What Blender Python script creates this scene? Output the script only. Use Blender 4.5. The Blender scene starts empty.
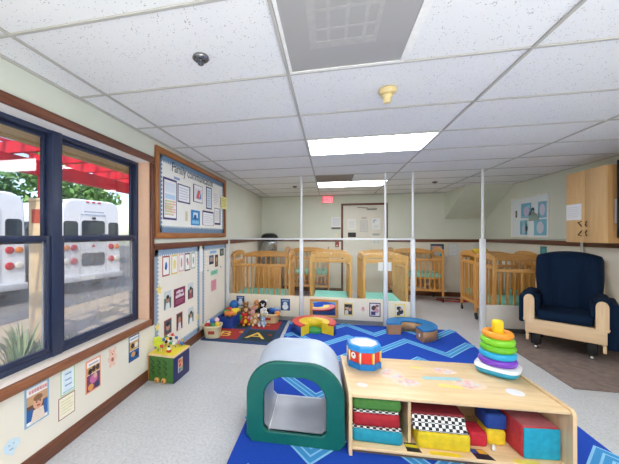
import bpy, bmesh, math, random
from mathutils import Vector, Matrix
R = math.radians
rnd = random.Random(7)
scn = bpy.context.scene
COL = scn.collection

# ------------------------------------------------------------------ materials
def lin(h):
    h = h.lstrip('#')
    o = []
    for i in (0, 2, 4):
        v = int(h[i:i+2], 16) / 255
        o.append(v / 12.92 if v <= .04045 else ((v + .055) / 1.055) ** 2.4)
    return (*o, 1)

_m = {}
def nt(name):
    m = bpy.data.materials.new(name); m.use_nodes = True
    t = m.node_tree; t.nodes.clear()
    out = t.nodes.new('ShaderNodeOutputMaterial')
    return m, t, out

def M(hexc, rough=.55, var=.06, scale=30, bump=0, bscale=200, metal=0, spec=.4, sheen=0):
    """plain procedural surface: a colour with a little noise in it, optional bump"""
    key = (hexc, rough, var, scale, bump, bscale, metal, spec, sheen)
    if key in _m: return _m[key]
    m, t, out = nt('surface_' + hexc.lstrip('#'))
    b = t.nodes.new('ShaderNodeBsdfPrincipled')
    c = lin(hexc)
    tc = t.nodes.new('ShaderNodeTexCoord')
    nz = t.nodes.new('ShaderNodeTexNoise'); nz.inputs['Scale'].default_value = scale; nz.inputs['Detail'].default_value = 4
    rp = t.nodes.new('ShaderNodeValToRGB')
    rp.color_ramp.elements[0].position = .3; rp.color_ramp.elements[1].position = .7
    rp.color_ramp.elements[0].color = tuple(x * (1 - var) for x in c[:3]) + (1,)
    rp.color_ramp.elements[1].color = tuple(min(1, x * (1 + var)) for x in c[:3]) + (1,)
    t.links.new(tc.outputs['Object'], nz.inputs['Vector'])
    t.links.new(nz.outputs['Fac'], rp.inputs['Fac'])
    t.links.new(rp.outputs['Color'], b.inputs['Base Color'])
    b.inputs['Roughness'].default_value = rough
    b.inputs['Metallic'].default_value = metal
    b.inputs['Specular IOR Level'].default_value = spec
    if sheen: b.inputs['Sheen Weight'].default_value = sheen
    if bump:
        n2 = t.nodes.new('ShaderNodeTexNoise'); n2.inputs['Scale'].default_value = bscale; n2.inputs['Detail'].default_value = 3
        bp = t.nodes.new('ShaderNodeBump'); bp.inputs['Strength'].default_value = bump; bp.inputs['Distance'].default_value = .01
        t.links.new(tc.outputs['Object'], n2.inputs['Vector'])
        t.links.new(n2.outputs['Fac'], bp.inputs['Height'])
        t.links.new(bp.outputs['Normal'], b.inputs['Normal'])
    t.links.new(b.outputs['BSDF'], out.inputs['Surface'])
    _m[key] = m
    return m

def wood(c1, c2, rough=.4, axis=0, scale=6, spec=.4):
    key = ('wood', c1, c2, rough, axis, scale)
    if key in _m: return _m[key]
    m, t, out = nt('wood_' + c1.lstrip('#'))
    b = t.nodes.new('ShaderNodeBsdfPrincipled')
    tc = t.nodes.new('ShaderNodeTexCoord')
    mp = t.nodes.new('ShaderNodeMapping')
    s = [scale * 4] * 3; s[axis] = scale * .35
    mp.inputs['Scale'].default_value = s
    nz = t.nodes.new('ShaderNodeTexNoise'); nz.inputs['Scale'].default_value = 1.6; nz.inputs['Detail'].default_value = 6; nz.inputs['Distortion'].default_value = .8
    rp = t.nodes.new('ShaderNodeValToRGB')
    rp.color_ramp.elements[0].position = .3; rp.color_ramp.elements[1].position = .72
    rp.color_ramp.elements[0].color = lin(c1); rp.color_ramp.elements[1].color = lin(c2)
    t.links.new(tc.outputs['Object'], mp.inputs['Vector']); t.links.new(mp.outputs['Vector'], nz.inputs['Vector'])
    t.links.new(nz.outputs['Fac'], rp.inputs['Fac']); t.links.new(rp.outputs['Color'], b.inputs['Base Color'])
    b.inputs['Roughness'].default_value = rough; b.inputs['Specular IOR Level'].default_value = spec
    t.links.new(b.outputs['BSDF'], out.inputs['Surface'])
    _m[key] = m
    return m

def glow(hexc, s):
    key = ('glow', hexc, s)
    if key in _m: return _m[key]
    m, t, out = nt('lamp_' + hexc.lstrip('#'))
    e = t.nodes.new('ShaderNodeEmission'); e.inputs['Color'].default_value = lin(hexc); e.inputs['Strength'].default_value = s
    t.links.new(e.outputs[0], out.inputs['Surface'])
    _m[key] = m
    return m

def glass(name, tint=(1, 1, 1), gloss=.06, haze=0, hazecol=(.8, .82, .84)):
    if name in _m: return _m[name]
    m, t, out = nt(name)
    tr = t.nodes.new('ShaderNodeBsdfTransparent'); tr.inputs[0].default_value = (*tint, 1)
    gl = t.nodes.new('ShaderNodeBsdfGlossy'); gl.inputs['Roughness'].default_value = .03
    mx = t.nodes.new('ShaderNodeMixShader'); mx.inputs[0].default_value = gloss
    t.links.new(tr.outputs[0], mx.inputs[1]); t.links.new(gl.outputs[0], mx.inputs[2])
    last = mx
    if haze:
        tl = t.nodes.new('ShaderNodeBsdfTranslucent'); tl.inputs[0].default_value = (*hazecol, 1)
        nz = t.nodes.new('ShaderNodeTexNoise'); nz.inputs['Scale'].default_value = 4
        mt = t.nodes.new('ShaderNodeMath'); mt.operation = 'MULTIPLY'; mt.inputs[1].default_value = haze * 2
        t.links.new(nz.outputs['Fac'], mt.inputs[0])
        m2 = t.nodes.new('ShaderNodeMixShader')
        t.links.new(mt.outputs[0], m2.inputs[0]); t.links.new(mx.outputs[0], m2.inputs[1]); t.links.new(tl.outputs[0], m2.inputs[2])
        last = m2
    t.links.new(last.outputs[0], out.inputs['Surface'])
    _m[name] = m
    return m

def wall_paint():
    """sage green above the chair rail, cream wainscot paint below it"""
    m, t, out = nt('wall_paint')
    b = t.nodes.new('ShaderNodeBsdfPrincipled'); b.inputs['Roughness'].default_value = .6; b.inputs['Specular IOR Level'].default_value = .25
    g = t.nodes.new('ShaderNodeNewGeometry'); sx = t.nodes.new('ShaderNodeSeparateXYZ')
    gt = t.nodes.new('ShaderNodeMath'); gt.operation = 'GREATER_THAN'; gt.inputs[1].default_value = 1.25
    nz = t.nodes.new('ShaderNodeTexNoise'); nz.inputs['Scale'].default_value = 2.5; nz.inputs['Detail'].default_value = 5
    mx = t.nodes.new('ShaderNodeMix'); mx.data_type = 'RGBA'
    mx.inputs[6].default_value = lin('#ebe4d6'); mx.inputs[7].default_value = lin('#dcdfd2')
    m2 = t.nodes.new('ShaderNodeMix'); m2.data_type = 'RGBA'; m2.blend_type = 'MULTIPLY'; m2.inputs[0].default_value = .10
    t.links.new(g.outputs['Position'], sx.inputs[0]); t.links.new(sx.outputs['Z'], gt.inputs[0]); t.links.new(gt.outputs[0], mx.inputs[0])
    t.links.new(g.outputs['Position'], nz.inputs['Vector'])
    t.links.new(mx.outputs[2], m2.inputs[6]); t.links.new(nz.outputs['Fac'], m2.inputs[7])
    t.links.new(m2.outputs[2], b.inputs['Base Color']); t.links.new(b.outputs[0], out.inputs[0])
    return m

def floor_tile():
    m, t, out = nt('vinyl_floor_tile')
    b = t.nodes.new('ShaderNodeBsdfPrincipled'); b.inputs['Roughness'].default_value = .34; b.inputs['Specular IOR Level'].default_value = .4
    g = t.nodes.new('ShaderNodeNewGeometry')
    n1 = t.nodes.new('ShaderNodeTexNoise'); n1.inputs['Scale'].default_value = 55; n1.inputs['Detail'].default_value = 4
    n2 = t.nodes.new('ShaderNodeTexNoise'); n2.inputs['Scale'].default_value = 2; n2.inputs['Detail'].default_value = 3
    br = t.nodes.new('ShaderNodeTexBrick'); br.offset = 0; br.inputs['Scale'].default_value = 1
    br.inputs['Brick Width'].default_value = .305; br.inputs['Row Height'].default_value = .305; br.inputs['Mortar Size'].default_value = .0012
    br.inputs['Color1'].default_value = lin('#d3d4d6'); br.inputs['Color2'].default_value = lin('#cdced1'); br.inputs['Mortar'].default_value = lin('#bcbdbe')
    r1 = t.nodes.new('ShaderNodeValToRGB'); r1.color_ramp.elements[0].position = .35; r1.color_ramp.elements[1].position = .6
    r1.color_ramp.elements[0].color = (.80, .79, .78, 1); r1.color_ramp.elements[1].color = (1, 1, 1, 1)
    mx = t.nodes.new('ShaderNodeMix'); mx.data_type = 'RGBA'; mx.blend_type = 'MULTIPLY'; mx.inputs[0].default_value = .8
    m2 = t.nodes.new('ShaderNodeMix'); m2.data_type = 'RGBA'; m2.blend_type = 'MULTIPLY'; m2.inputs[0].default_value = .15
    for n in (n1, n2, br): t.links.new(g.outputs['Position'], n.inputs['Vector'])
    t.links.new(n1.outputs['Fac'], r1.inputs[0]); t.links.new(br.outputs['Color'], mx.inputs[6]); t.links.new(r1.outputs[0], mx.inputs[7])
    t.links.new(mx.outputs[2], m2.inputs[6]); t.links.new(n2.outputs['Fac'], m2.inputs[7])
    t.links.new(m2.outputs[2], b.inputs['Base Color']); t.links.new(b.outputs[0], out.inputs[0])
    return m

def ceiling_tile():
    m, t, out = nt('acoustic_ceiling_tile')
    b = t.nodes.new('ShaderNodeBsdfPrincipled'); b.inputs['Roughness'].default_value = .9; b.inputs['Specular IOR Level'].default_value = .1
    g = t.nodes.new('ShaderNodeNewGeometry')
    vo = t.nodes.new('ShaderNodeTexVoronoi'); vo.inputs['Scale'].default_value = 75
    n1 = t.nodes.new('ShaderNodeTexNoise'); n1.inputs['Scale'].default_value = 34; n1.inputs['Detail'].default_value = 3
    ad = t.nodes.new('ShaderNodeMath'); ad.operation = 'MULTIPLY_ADD'; ad.inputs[1].default_value = .55
    r1 = t.nodes.new('ShaderNodeValToRGB'); r1.color_ramp.elements[0].position = .37; r1.color_ramp.elements[1].position = .48
    r1.color_ramp.elements[0].color = lin('#a8a6a2'); r1.color_ramp.elements[1].color = lin('#ececec')
    for n in (vo, n1): t.links.new(g.outputs['Position'], n.inputs['Vector'])
    t.links.new(n1.outputs['Fac'], ad.inputs[0]); t.links.new(vo.outputs['Distance'], ad.inputs[2])
    t.links.new(ad.outputs[0], r1.inputs[0]); t.links.new(r1.outputs[0], b.inputs['Base Color'])
    t.links.new(b.outputs[0], out.inputs[0])
    return m

def checker(a, b_, scale):
    key = ('chk', a, b_, scale)
    if key in _m: return _m[key]
    m, t, out = nt('checkered_cloth')
    b = t.nodes.new('ShaderNodeBsdfPrincipled'); b.inputs['Roughness'].default_value = .7
    tc = t.nodes.new('ShaderNodeTexCoord'); ck = t.nodes.new('ShaderNodeTexChecker')
    mp = t.nodes.new('ShaderNodeMapping'); mp.inputs['Location'].default_value = (.0041, .0037, .0033)
    ck.inputs['Scale'].default_value = scale; ck.inputs['Color1'].default_value = lin(a); ck.inputs['Color2'].default_value = lin(b_)
    t.links.new(tc.outputs['Object'], mp.inputs[0]); t.links.new(mp.outputs[0], ck.inputs['Vector'])
    t.links.new(ck.outputs['Color'], b.inputs['Base Color']); t.links.new(b.outputs[0], out.inputs[0])
    _m[key] = m
    return m

def perforated():
    m, t, out = nt('perforated_steel')
    b = t.nodes.new('ShaderNodeBsdfPrincipled'); b.inputs['Roughness'].default_value = .5
    g = t.nodes.new('ShaderNodeNewGeometry'); vo = t.nodes.new('ShaderNodeTexVoronoi')
    vo.inputs['Scale'].default_value = 150; vo.inputs['Randomness'].default_value = 0
    r1 = t.nodes.new('ShaderNodeValToRGB'); r1.color_ramp.elements[0].position = .28; r1.color_ramp.elements[1].position = .36
    r1.color_ramp.elements[0].color = lin('#8a8886'); r1.color_ramp.elements[1].color = lin('#aaa8a6')
    t.links.new(g.outputs['Position'], vo.inputs['Vector']); t.links.new(vo.outputs['Distance'], r1.inputs[0])
    t.links.new(r1.outputs[0], b.inputs['Base Color']); t.links.new(b.outputs[0], out.inputs[0])
    return m

# ------------------------------------------------------------------ mesh builder
class MB:
    def __init__(s):
        s.bm = bmesh.new(); s.mats = []; s.i = 0; s.T = Matrix.Identity(4)
    def use(s, m):
        if m not in s.mats: s.mats.append(m)
        s.i = s.mats.index(m); return s
    def v(s, p): return s.bm.verts.new(s.T @ Vector(p))
    def face(s, vs, smooth=False):
        try: f = s.bm.faces.new(vs)
        except ValueError: return None
        f.material_index = s.i; f.smooth = smooth; return f
    def poly(s, pts): return s.face([s.v(p) for p in pts])
    def box(s, x0, x1, y0, y1, z0, z1, bev=0, seg=2):
        if bev:
            b2 = bmesh.new(); bmesh.ops.create_cube(b2, size=1)
            for v in b2.verts:
                v.co = Vector(((x0+x1)/2 + v.co.x*(x1-x0), (y0+y1)/2 + v.co.y*(y1-y0), (z0+z1)/2 + v.co.z*(z1-z0)))
            bmesh.ops.bevel(b2, geom=b2.edges[:], offset=bev, segments=seg, profile=.5, affect='EDGES')
            s._merge(b2, True)
            return s
        p = [s.v((x, y, z)) for z in (z0, z1) for y in (y0, y1) for x in (x0, x1)]
        for q in ((0,2,3,1),(4,5,7,6),(0,1,5,4),(2,6,7,3),(0,4,6,2),(1,3,7,5)): s.face([p[i] for i in q])
        return s
    def _merge(s, b2, smooth=False):
        mp = {v: s.v(v.co) for v in b2.verts}
        for f in b2.faces: s.face([mp[v] for v in f.verts], smooth)
        b2.free()
    def ball(s, c, r, seg=16, rings=10, sc=(1, 1, 1)):
        b2 = bmesh.new(); bmesh.ops.create_uvsphere(b2, u_segments=seg, v_segments=rings, radius=1)
        for v in b2.verts: v.co = Vector((c[0]+v.co.x*r*sc[0], c[1]+v.co.y*r*sc[1], c[2]+v.co.z*r*sc[2]))
        s._merge(b2, True); return s
    def tube(s, path, r, seg=8, cap=True, closed=False):
        path = [Vector(p) for p in path]; n = len(path)
        rr = r if isinstance(r, (list, tuple)) else [r]*n
        rings = []
        for i, p in enumerate(path):
            if closed: d = path[(i+1) % n] - path[i-1]
            else: d = path[min(i+1, n-1)] - path[max(i-1, 0)]
            d.normalize()
            up = Vector((0, 0, 1)) if abs(d.z) < .9 else Vector((1, 0, 0))
            a = d.cross(up).normalized(); b = d.cross(a).normalized()
            rings.append([s.v(p + a*math.cos(t)*rr[i] + b*math.sin(t)*rr[i]) for t in (2*math.pi*k/seg for k in range(seg))])
        m = n if closed else n-1
        for i in range(m):
            A, B = rings[i], rings[(i+1) % n]
            for k in range(seg): s.face([A[k], A[(k+1) % seg], B[(k+1) % seg], B[k]], True)
        if cap and not closed:
            s.face(rings[0][::-1]); s.face(rings[-1])
        return s
    def lathe(s, prof, c=(0, 0, 0), seg=24, smooth=True, axis='z'):
        rings = []
        for r, z in prof:
            ring = []
            for k in range(seg):
                t = 2*math.pi*(k+.5)/seg
                q = (r*math.cos(t), r*math.sin(t), z)
                if axis == 'x': q = (z, q[0], q[1])
                elif axis == 'y': q = (q[0], z, q[1])
                ring.append(s.v((c[0]+q[0], c[1]+q[1], c[2]+q[2])))
            rings.append(ring)
        for A, B in zip(rings, rings[1:]):
            for k in range(seg): s.face([A[k], A[(k+1) % seg], B[(k+1) % seg], B[k]], smooth)
        if prof[0][0] > 1e-5: s.face(rings[0][::-1])
        if prof[-1][0] > 1e-5: s.face(rings[-1])
        return s
    def prism(s, pts, h0, h1, side=None, axis='z', smooth=False):
        """outline pts (2D) pushed from h0 to h1 along the axis; side = material for the walls"""
        def P(p, h):
            return {'z': (p[0], p[1], h), 'y': (p[0], h, p[1]), 'x': (h, p[0], p[1])}[axis]
        top = s.i
        a = [s.v(P(p, h0)) for p in pts]; b = [s.v(P(p, h1)) for p in pts]
        s.face(a[::-1]); s.face(b)
        if side: s.use(side)
        a2 = [s.v(P(p, h0)) for p in pts]; b2 = [s.v(P(p, h1)) for p in pts]
        n = len(pts)
        for k in range(n): s.face([a2[k], a2[(k+1) % n], b2[(k+1) % n], b2[k]], smooth)
        s.i = top; return s
    def strip_prism(s, inner, outer, h0, h1, axis='z', side_in=None, side_out=None, ends=None):
        """band between two equal-length open lines, extruded"""
        def P(p, h):
            return {'z': (p[0], p[1], h), 'y': (p[0], h, p[1]), 'x': (h, p[0], p[1])}[axis]
        top = s.i; n = len(inner)
        for k in range(n-1):
            s.poly([P(inner[k], h1), P(inner[k+1], h1), P(outer[k+1], h1), P(outer[k], h1)])
            s.poly([P(inner[k], h0), P(outer[k], h0), P(outer[k+1], h0), P(inner[k+1], h0)])
        for line, mt in ((inner, side_in), (outer, side_out)):
            if mt: s.use(mt)
            lo = [s.v(P(p, h0)) for p in line]; hi = [s.v(P(p, h1)) for p in line]
            for k in range(n-1): s.face([lo[k], lo[k+1], hi[k+1], hi[k]], True)
            s.i = top
        if ends: s.use(ends)
        for k in (0, -1): s.poly([P(inner[k], h0), P(outer[k], h0), P(outer[k], h1), P(inner[k], h1)])
        s.i = top; return s
    def build(s, name, parent=None, mat=None, loc=None, rz=0, matrix=None, keep=False):
        bm = s.bm
        bmesh.ops.remove_doubles(bm, verts=bm.verts[:], dist=1e-6)
        bmesh.ops.recalc_face_normals(bm, faces=bm.faces[:])
        me = bpy.data.meshes.new(name); bm.to_mesh(me)
        if not keep: bm.free()
        for m in (s.mats or [mat]): me.materials.append(m)
        o = bpy.data.objects.new(name, me); COL.objects.link(o)
        if parent: o.parent = parent
        if matrix is not None: o.matrix_world = matrix
        if loc is not None: o.location = loc
        if rz: o.rotation_euler = (0, 0, rz)
        return o

def mb(m=None):
    b = MB()
    if m: b.use(m)
    return b
def tag(o, label, cat, group=None, kind=None):
    o['label'] = label; o['category'] = cat
    if group: o['group'] = group
    if kind: o['kind'] = kind
    return o
def struct(o, label=None):
    o['kind'] = 'structure'
    if label: o['label'] = label
    return o
def empty(name, label, cat, loc=(0, 0, 0), rz=0, group=None):
    o = bpy.data.objects.new(name, None); COL.objects.link(o)
    o.empty_display_size = .1
    o.location = loc; o.rotation_euler = (0, 0, rz)
    return tag(o, label, cat, group)
def kids(o): return [c for c in bpy.data.objects if c.parent == o]
def copy_tree(o, parent=None):
    c = o.copy(); COL.objects.link(c)
    if parent: c.parent = parent
    for ch in kids(o): copy_tree(ch, c)
    return c
def text_mesh(name, s, size, mat, matrix, parent=None, depth=.0008, align='CENTER', sx=1):
    cu = bpy.data.curves.new(name, 'FONT'); cu.body = s; cu.size = size; cu.extrude = depth; cu.align_x = align; cu.align_y = 'CENTER'
    t = bpy.data.objects.new(name + '_curve', cu); COL.objects.link(t)
    bpy.context.view_layer.update()
    dg = bpy.context.evaluated_depsgraph_get()
    me = bpy.data.meshes.new_from_object(t.evaluated_get(dg))
    bpy.data.objects.remove(t); bpy.data.curves.remove(cu)
    for v in me.vertices: v.co.x *= sx
    me.materials.clear(); me.materials.append(mat)
    o = bpy.data.objects.new(name, me); COL.objects.link(o)
    if parent: o.parent = parent
    o.matrix_local = matrix
    return o

# common materials
WHITE = M('#f2f0ec', .5); PAPER = M('#f4f2ee', .7, .02); BLACK = M('#141414', .5); NAVYP = M('#2b2f5c', .6)
TRIM = wood('#5a3424', '#7a4a34', .4, 1); TRIMX = wood('#5a3424', '#7a4a34', .4, 0); TRIMZ = wood('#5a3424', '#7a4a34', .4, 2)
OAK = wood('#cc8f45', '#e2a860', .35, 2); OAKX = wood('#cc8f45', '#e2a860', .35, 0)
PINE = wood('#d8a050', '#eab96e', .35, 2); PINEX = wood('#d8a050', '#eab96e', .35, 0)
MAPLE = wood('#dcbb8d', '#ebd0a6', .35, 0, 4); MAPLEZ = wood('#dcbb8d', '#ebd0a6', .35, 2, 4); MAPLEY = wood('#dcbb8d', '#ebd0a6', .35, 1, 4)
CABW = wood('#d9ae78', '#e6bf8b', .4, 2, 3)
BIRCH = wood('#dcb88e', '#ebcfaa', .4, 0, 4); BIRCHZ = wood('#dcb88e', '#ebcfaa', .4, 2, 4)
ALU = M('#e4e6ea', .35, .02, metal=.1); CREAM = M('#e6dcc8', .5, .03, 8)
AQUA = M('#8fd6c8', .8, .04, 40, .2, 300); NAVYFAB = M('#081f38', .85, .12, 60, .25, 500, spec=.2)
PAINT = wall_paint()

# ================================================================== ROOM SHELL
XL, XR, YB, YF, ZC = -1.684, 3.30, 7.33, -3.4, 2.30
struct(mb(floor_tile()).box(XL-.25, XR+.2, YF-.2, YB+.2, -.1, 0).build('floor'), 'pale grey speckled vinyl tile floor')
CARP = M('#83726a', .95, .2, 14, .5, 260)
struct(mb(CARP).box(2.115, XR, 3.17, 4.735, .0003, .006).build('floor_carpet'), 'dark brown carpet square under the glider')
struct(mb(ceiling_tile()).box(XL-.25, XR+.2, YF-.2, YB+.2, ZC+.006, ZC+.12).build('ceiling'), 'white speckled acoustic tile ceiling')
GRID = M('#bab7b1', .5, .03, 10)
gx = [-1.462 + 1.2192*k for k in range(4)]
gy = [1.729 + .6096*k for k in range(-8, 10)]
k = 1
for x in gx:
    struct(mb(GRID).box(x-.008, x+.008, YF, YB, ZC-.004, ZC+.004).build('trim_%d' % k)); k += 1
for y in gy:
    if YF < y < YB:
        struct(mb(GRID).box(XL, XR, y-.007, y+.007, ZC-.0035, ZC+.0035).build('trim_%d' % k)); k += 1
struct(mb(GRID).box(XL, XL+.02, YF, YB, ZC-.006, ZC+.005).build('trim_%d' % k)); k += 1
struct(mb(GRID).box(XR-.02, XR, YF, YB, ZC-.006, ZC+.005).build('trim_%d' % k)); k += 1
struct(mb(GRID).box(XL, XR, YB-.02, YB, ZC-.006, ZC+.005).build('trim_%d' % k)); k += 1

# left wall round the window opening
WY0, WY1, WZ0, WZ1 = .76, 2.555, .56, 2.062
b = mb(PAINT)
b.box(XL-.22, XL, YF, WY0, 0, ZC+.05); b.box(XL-.22, XL, WY1, YB, 0, ZC+.05)
b.box(XL-.22, XL, WY0, WY1, 0, WZ0); b.box(XL-.22, XL, WY0, WY1, WZ1, ZC+.05)
struct(b.build('wall_left'), 'sage green wall with cream wainscot and window')
struct(mb(PAINT).box(XR, XR+.15, YF, YB, 0, ZC+.05).build('wall_right'))
struct(mb(PAINT).box(XL-.2, XR+.15, YB, YB+.15, 0, ZC+.05).build('wall_back'))
struct(mb(PAINT).box(XL-.2, XR+.15, YF-.15, YF, 0, ZC+.05).build('wall_front'))
# sloping underside of a stair in the far right corner
s = mb(M('#d6dacb', .6, .04, 3))
s.prism([(6.30, ZC+.004), (YB-.001, 1.72), (YB-.001, ZC+.004)], 2.49, XR-.001, axis='x')
struct(s.build('ceiling_soffit'), 'sage green sloping boxed soffit in the far corner')
# chair rails and baseboards
def rail(name, *bx, m=TRIM): return struct(mb(m).box(*bx, bev=.003).build(name))
rail('trim_90', XL, XL+.025, 2.61, YB, 1.222, 1.285)
rail('trim_91', XR-.025, XR, YF, YB, 1.212, 1.285)
rail('trim_92', XL, .27, YB-.025, YB, 1.205, 1.268, m=TRIMX)
rail('trim_93', 1.29, XR, YB-.025, YB, 1.205, 1.268, m=TRIMX)
rail('baseboard_left', XL, XL+.007, YF, YB, 0, .105)
rail('baseboard_right', XR-.018, XR, YF, YB, 0, .1)
rail('baseboard_back', 1.29, XR, YB-.018, YB, 0, .1, m=TRIMX)
rail('baseboard_rear', XL, .27, YB-.018, YB, 0, .1, m=TRIMX)

# ---- window
win = bpy.data.objects.new('window_1', None); COL.objects.link(win); win.location = (XL-.14, 1.66, WZ0)
struct(win, 'wide double-hung window in dark blue frames')
ML = Matrix.Translation((XL-.14, 1.66, WZ0)).inverted()
FR = M('#2c3550', .4, .08, 20)
def wpart(name, m, boxes, bev=.003, par=win):
    q = mb(m); q.T = ML
    for x in boxes: q.box(*x, bev=bev)
    return q.build(name, par)
FX0, FX1 = -1.874, -1.799
wpart('window_frame', FR, [(FX0, FX1, WY0+.002, WY0+.03, WZ0, WZ1), (FX0, FX1, WY1-.03, WY1-.002, WZ0+.002, WZ1-.002), (FX0, FX1, WY0+.031, WY1-.031, WZ0+.002, WZ0+.042), (FX0, FX1, WY0+.031, WY1-.031, WZ1-.03, WZ1-.002)])
wpart('mullion', FR, [(FX0-.005, FX1+.01, 1.638, 1.712, WZ0+.003, WZ1-.003)])
for (a, c) in ((WY0+.031, 1.637), (1.713, WY1-.031)):
    # upper sash sits outside, lower sash inside
    zt, zb, zm = WZ1-.031, WZ0+.043, 1.335
    wpart('upper_sash', FR, [(FX0+.004, FX0+.03, a, a+.02, zm-.02, zt), (FX0+.004, FX0+.03, c-.02, c, zm-.02, zt), (FX0+.004, FX0+.03, a+.021, c-.021, zt-.02, zt), (FX0+.004, FX0+.03, a+.021, c-.021, zm-.02, zm+.015)])
    wpart('lower_sash', FR, [(FX1-.032, FX1-.004, a, a+.028, zb, zm+.03), (FX1-.032, FX1-.004, c-.028, c, zb, zm+.03), (FX1-.032, FX1-.004, a+.029, c-.029, zb, zb+.03), (FX1-.032, FX1-.004, a+.029, c-.029, zm-.005, zm+.032)])
    wpart('pane', glass('window_glass', (.97, .98, .98), .05), [(FX0+.014, FX0+.018, a+.019, c-.019, zm+.014, zt-.019)], 0)
    wpart('pane', glass('hazy_glass', (.95, .96, .96), .05, .24) if a > 1 else glass('hazy_glass_thin', (.96, .97, .97), .05, .14), [(FX1-.021, FX1-.017, a+.027, c-.027, zb+.029, zm-.004)], 0)
    wpart('sash_lock', M('#6c7488', .4, metal=.4), [(FX1-.02, FX1+.004, (a+c)/2-.03, (a+c)/2+.03, zm+.03, zm+.042)], .002)
    wpart('screen_edge', M('#c5cbd4', .5), [(FX0+.031, FX0+.04, c-.028, c-.004, zb, zm)], .001)
# lit plaster reveal, oak casing and stool
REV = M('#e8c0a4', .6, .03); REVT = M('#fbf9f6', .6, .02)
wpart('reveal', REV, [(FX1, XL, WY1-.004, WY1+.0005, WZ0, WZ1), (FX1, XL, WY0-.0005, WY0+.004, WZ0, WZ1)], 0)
wpart('reveal_head', REVT, [(FX1, XL, WY0+.005, WY1-.005, WZ1-.004, WZ1+.0005)], 0)  # whiter than the sides: strong light on the head put into the colour
CAS = wood('#542f22', '#7c4a35', .35, 1); CASZ = wood('#542f22', '#7c4a35', .35, 2); CASL = wood('#7a4930', '#9a6444', .35, 1)
wpart('head_casing', CAS, [(XL, XL+.028, WY0-.05, WY1+.045, WZ1-.006, WZ1+.056)], .008)
wpart('side_casing', CASZ, [(XL, XL+.028, WY1-.004, WY1+.045, .505, WZ1-.007)], .008)
wpart('side_casing', CASZ, [(XL, XL+.028, WY0-.05, WY0+.004, .505, WZ1-.007)], .008)
wpart('window_sill', CASL, [(XL-.0, XL+.032, WY0-.05, WY1-.005, .513, WZ0+.012)], .008)
wpart('sill_board', M('#f6ebe0', .3, .03), [(FX1, XL-.001, WY0, WY1-.005, WZ0-.002, WZ0+.008)], .001)  # near-white colour stands in for sky light on the sill

# ---- back door
DX0, DX1, DZ = .30, 1.245, 2.06
dr = bpy.data.objects.new('door_1', None); COL.objects.link(dr); dr.location = (.77, YB, 0); struct(dr, 'pale door in a dark brown frame')
T = Matrix.Translation((.77, YB, 0)).inverted()
q = mb(TRIMZ); q.T = T
q.box(DX0-.045, DX0, YB-.03, YB-.001, 0, DZ, bev=.004).box(DX1, DX1+.045, YB-.03, YB-.001, 0, DZ, bev=.004).box(DX0-.045, DX1+.045, YB-.03, YB-.001, DZ+.0005, DZ+.045, bev=.004)
q.build('door_frame', dr)
q = mb(M('#d9d4c8', .45, .03, 5)); q.T = T; q.box(DX0+.003, DX1-.003, YB-.018, YB-.001, .008, DZ-.003).build('door_leaf', dr)
q = mb(M('#8f8c86', .4, metal=.6)); q.T = T
q.box(.84, 1.05, YB-.075, YB-.019, 1.945, 1.985, bev=.008); q.tube([(.86, YB-.06, 1.99), (.68, YB-.10, 2.005), (.62, YB-.035, 2.012)], .008)
q.build('door_closer', dr)
q = mb(M('#a9a59c', .3, metal=.8)); q.T = T; q.box(1.16, 1.2, YB-.03, YB-.0185, .98, 1.04).tube([(1.18, YB-.03, 1.01), (1.18, YB-.06, 1.01), (1.08, YB-.062, 1.01)], .009); q.build('door_handle', dr)

# ================================================================== FLAT SHEETS ON WALLS
AX = {'left': Matrix(((0, 0, 1, 0), (1, 0, 0, 0), (0, 1, 0, 0), (0, 0, 0, 1))),
      'front': Matrix(((1, 0, 0, 0), (0, 0, -1, 0), (0, 1, 0, 0), (0, 0, 0, 1))),
      'right': Matrix(((0, 0, -1, 0), (-1, 0, 0, 0), (0, 1, 0, 0), (0, 0, 0, 1)))}
def frame_at(side, p): return Matrix.Translation(p) @ AX[side]
def ell(cx, cy, rx, ry, n=18): return [(cx+rx*math.cos(2*math.pi*i/n), cy+ry*math.sin(2*math.pi*i/n)) for i in range(n)]
def rect(x0, y0, x1, y1): return [(x0, y0), (x1, y0), (x1, y1), (x0, y1)]
def star(cx, cy, r, n=5): return [(cx+(r if i % 2 == 0 else r*.45)*math.sin(math.pi*i/n), cy+(r if i % 2 == 0 else r*.45)*math.cos(math.pi*i/n)) for i in range(2*n)]
def sheet(name, label, cat, side, p, w, h, base, layers=(), group=None, th=.0012, part='print', tilt=0):
    """a flat sheet on a wall; layers = (outline in 0..1, colour) painted on top as one printed part"""
    Mx = frame_at(side, p)
    if tilt: Mx = Mx @ Matrix.Translation((w/2, h/2, 0)) @ Matrix.Rotation(tilt, 4, 'Z') @ Matrix.Translation((-w/2, -h/2, 0))
    o = mb(base if not isinstance(base, str) else M(base, .6, .03)).box(0, w, 0, h, 0, th).build(name, matrix=Mx)
    tag(o, label, cat, group)
    if layers:
        q = mb()
        for i, (pts, c) in enumerate(layers):
            q.use(M(c, .6, .05, 60) if isinstance(c, str) else c)
            q.prism([(x*w, y*h) for x, y in pts], th, th+.0005*(i+1))
        q.build(part, o)
    return o
def lines(x0, x1, y0, y1, n, c, fr=.45):
    out = []; st = (y1-y0)/n
    for i in range(n):
        xe = x0+(x1-x0)*(1 if i % 3 else .85)
        out.append((rect(x0, y0+i*st+st*(1-fr)/2, xe, y0+i*st+st*(1+fr)/2), c))
    return out

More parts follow.
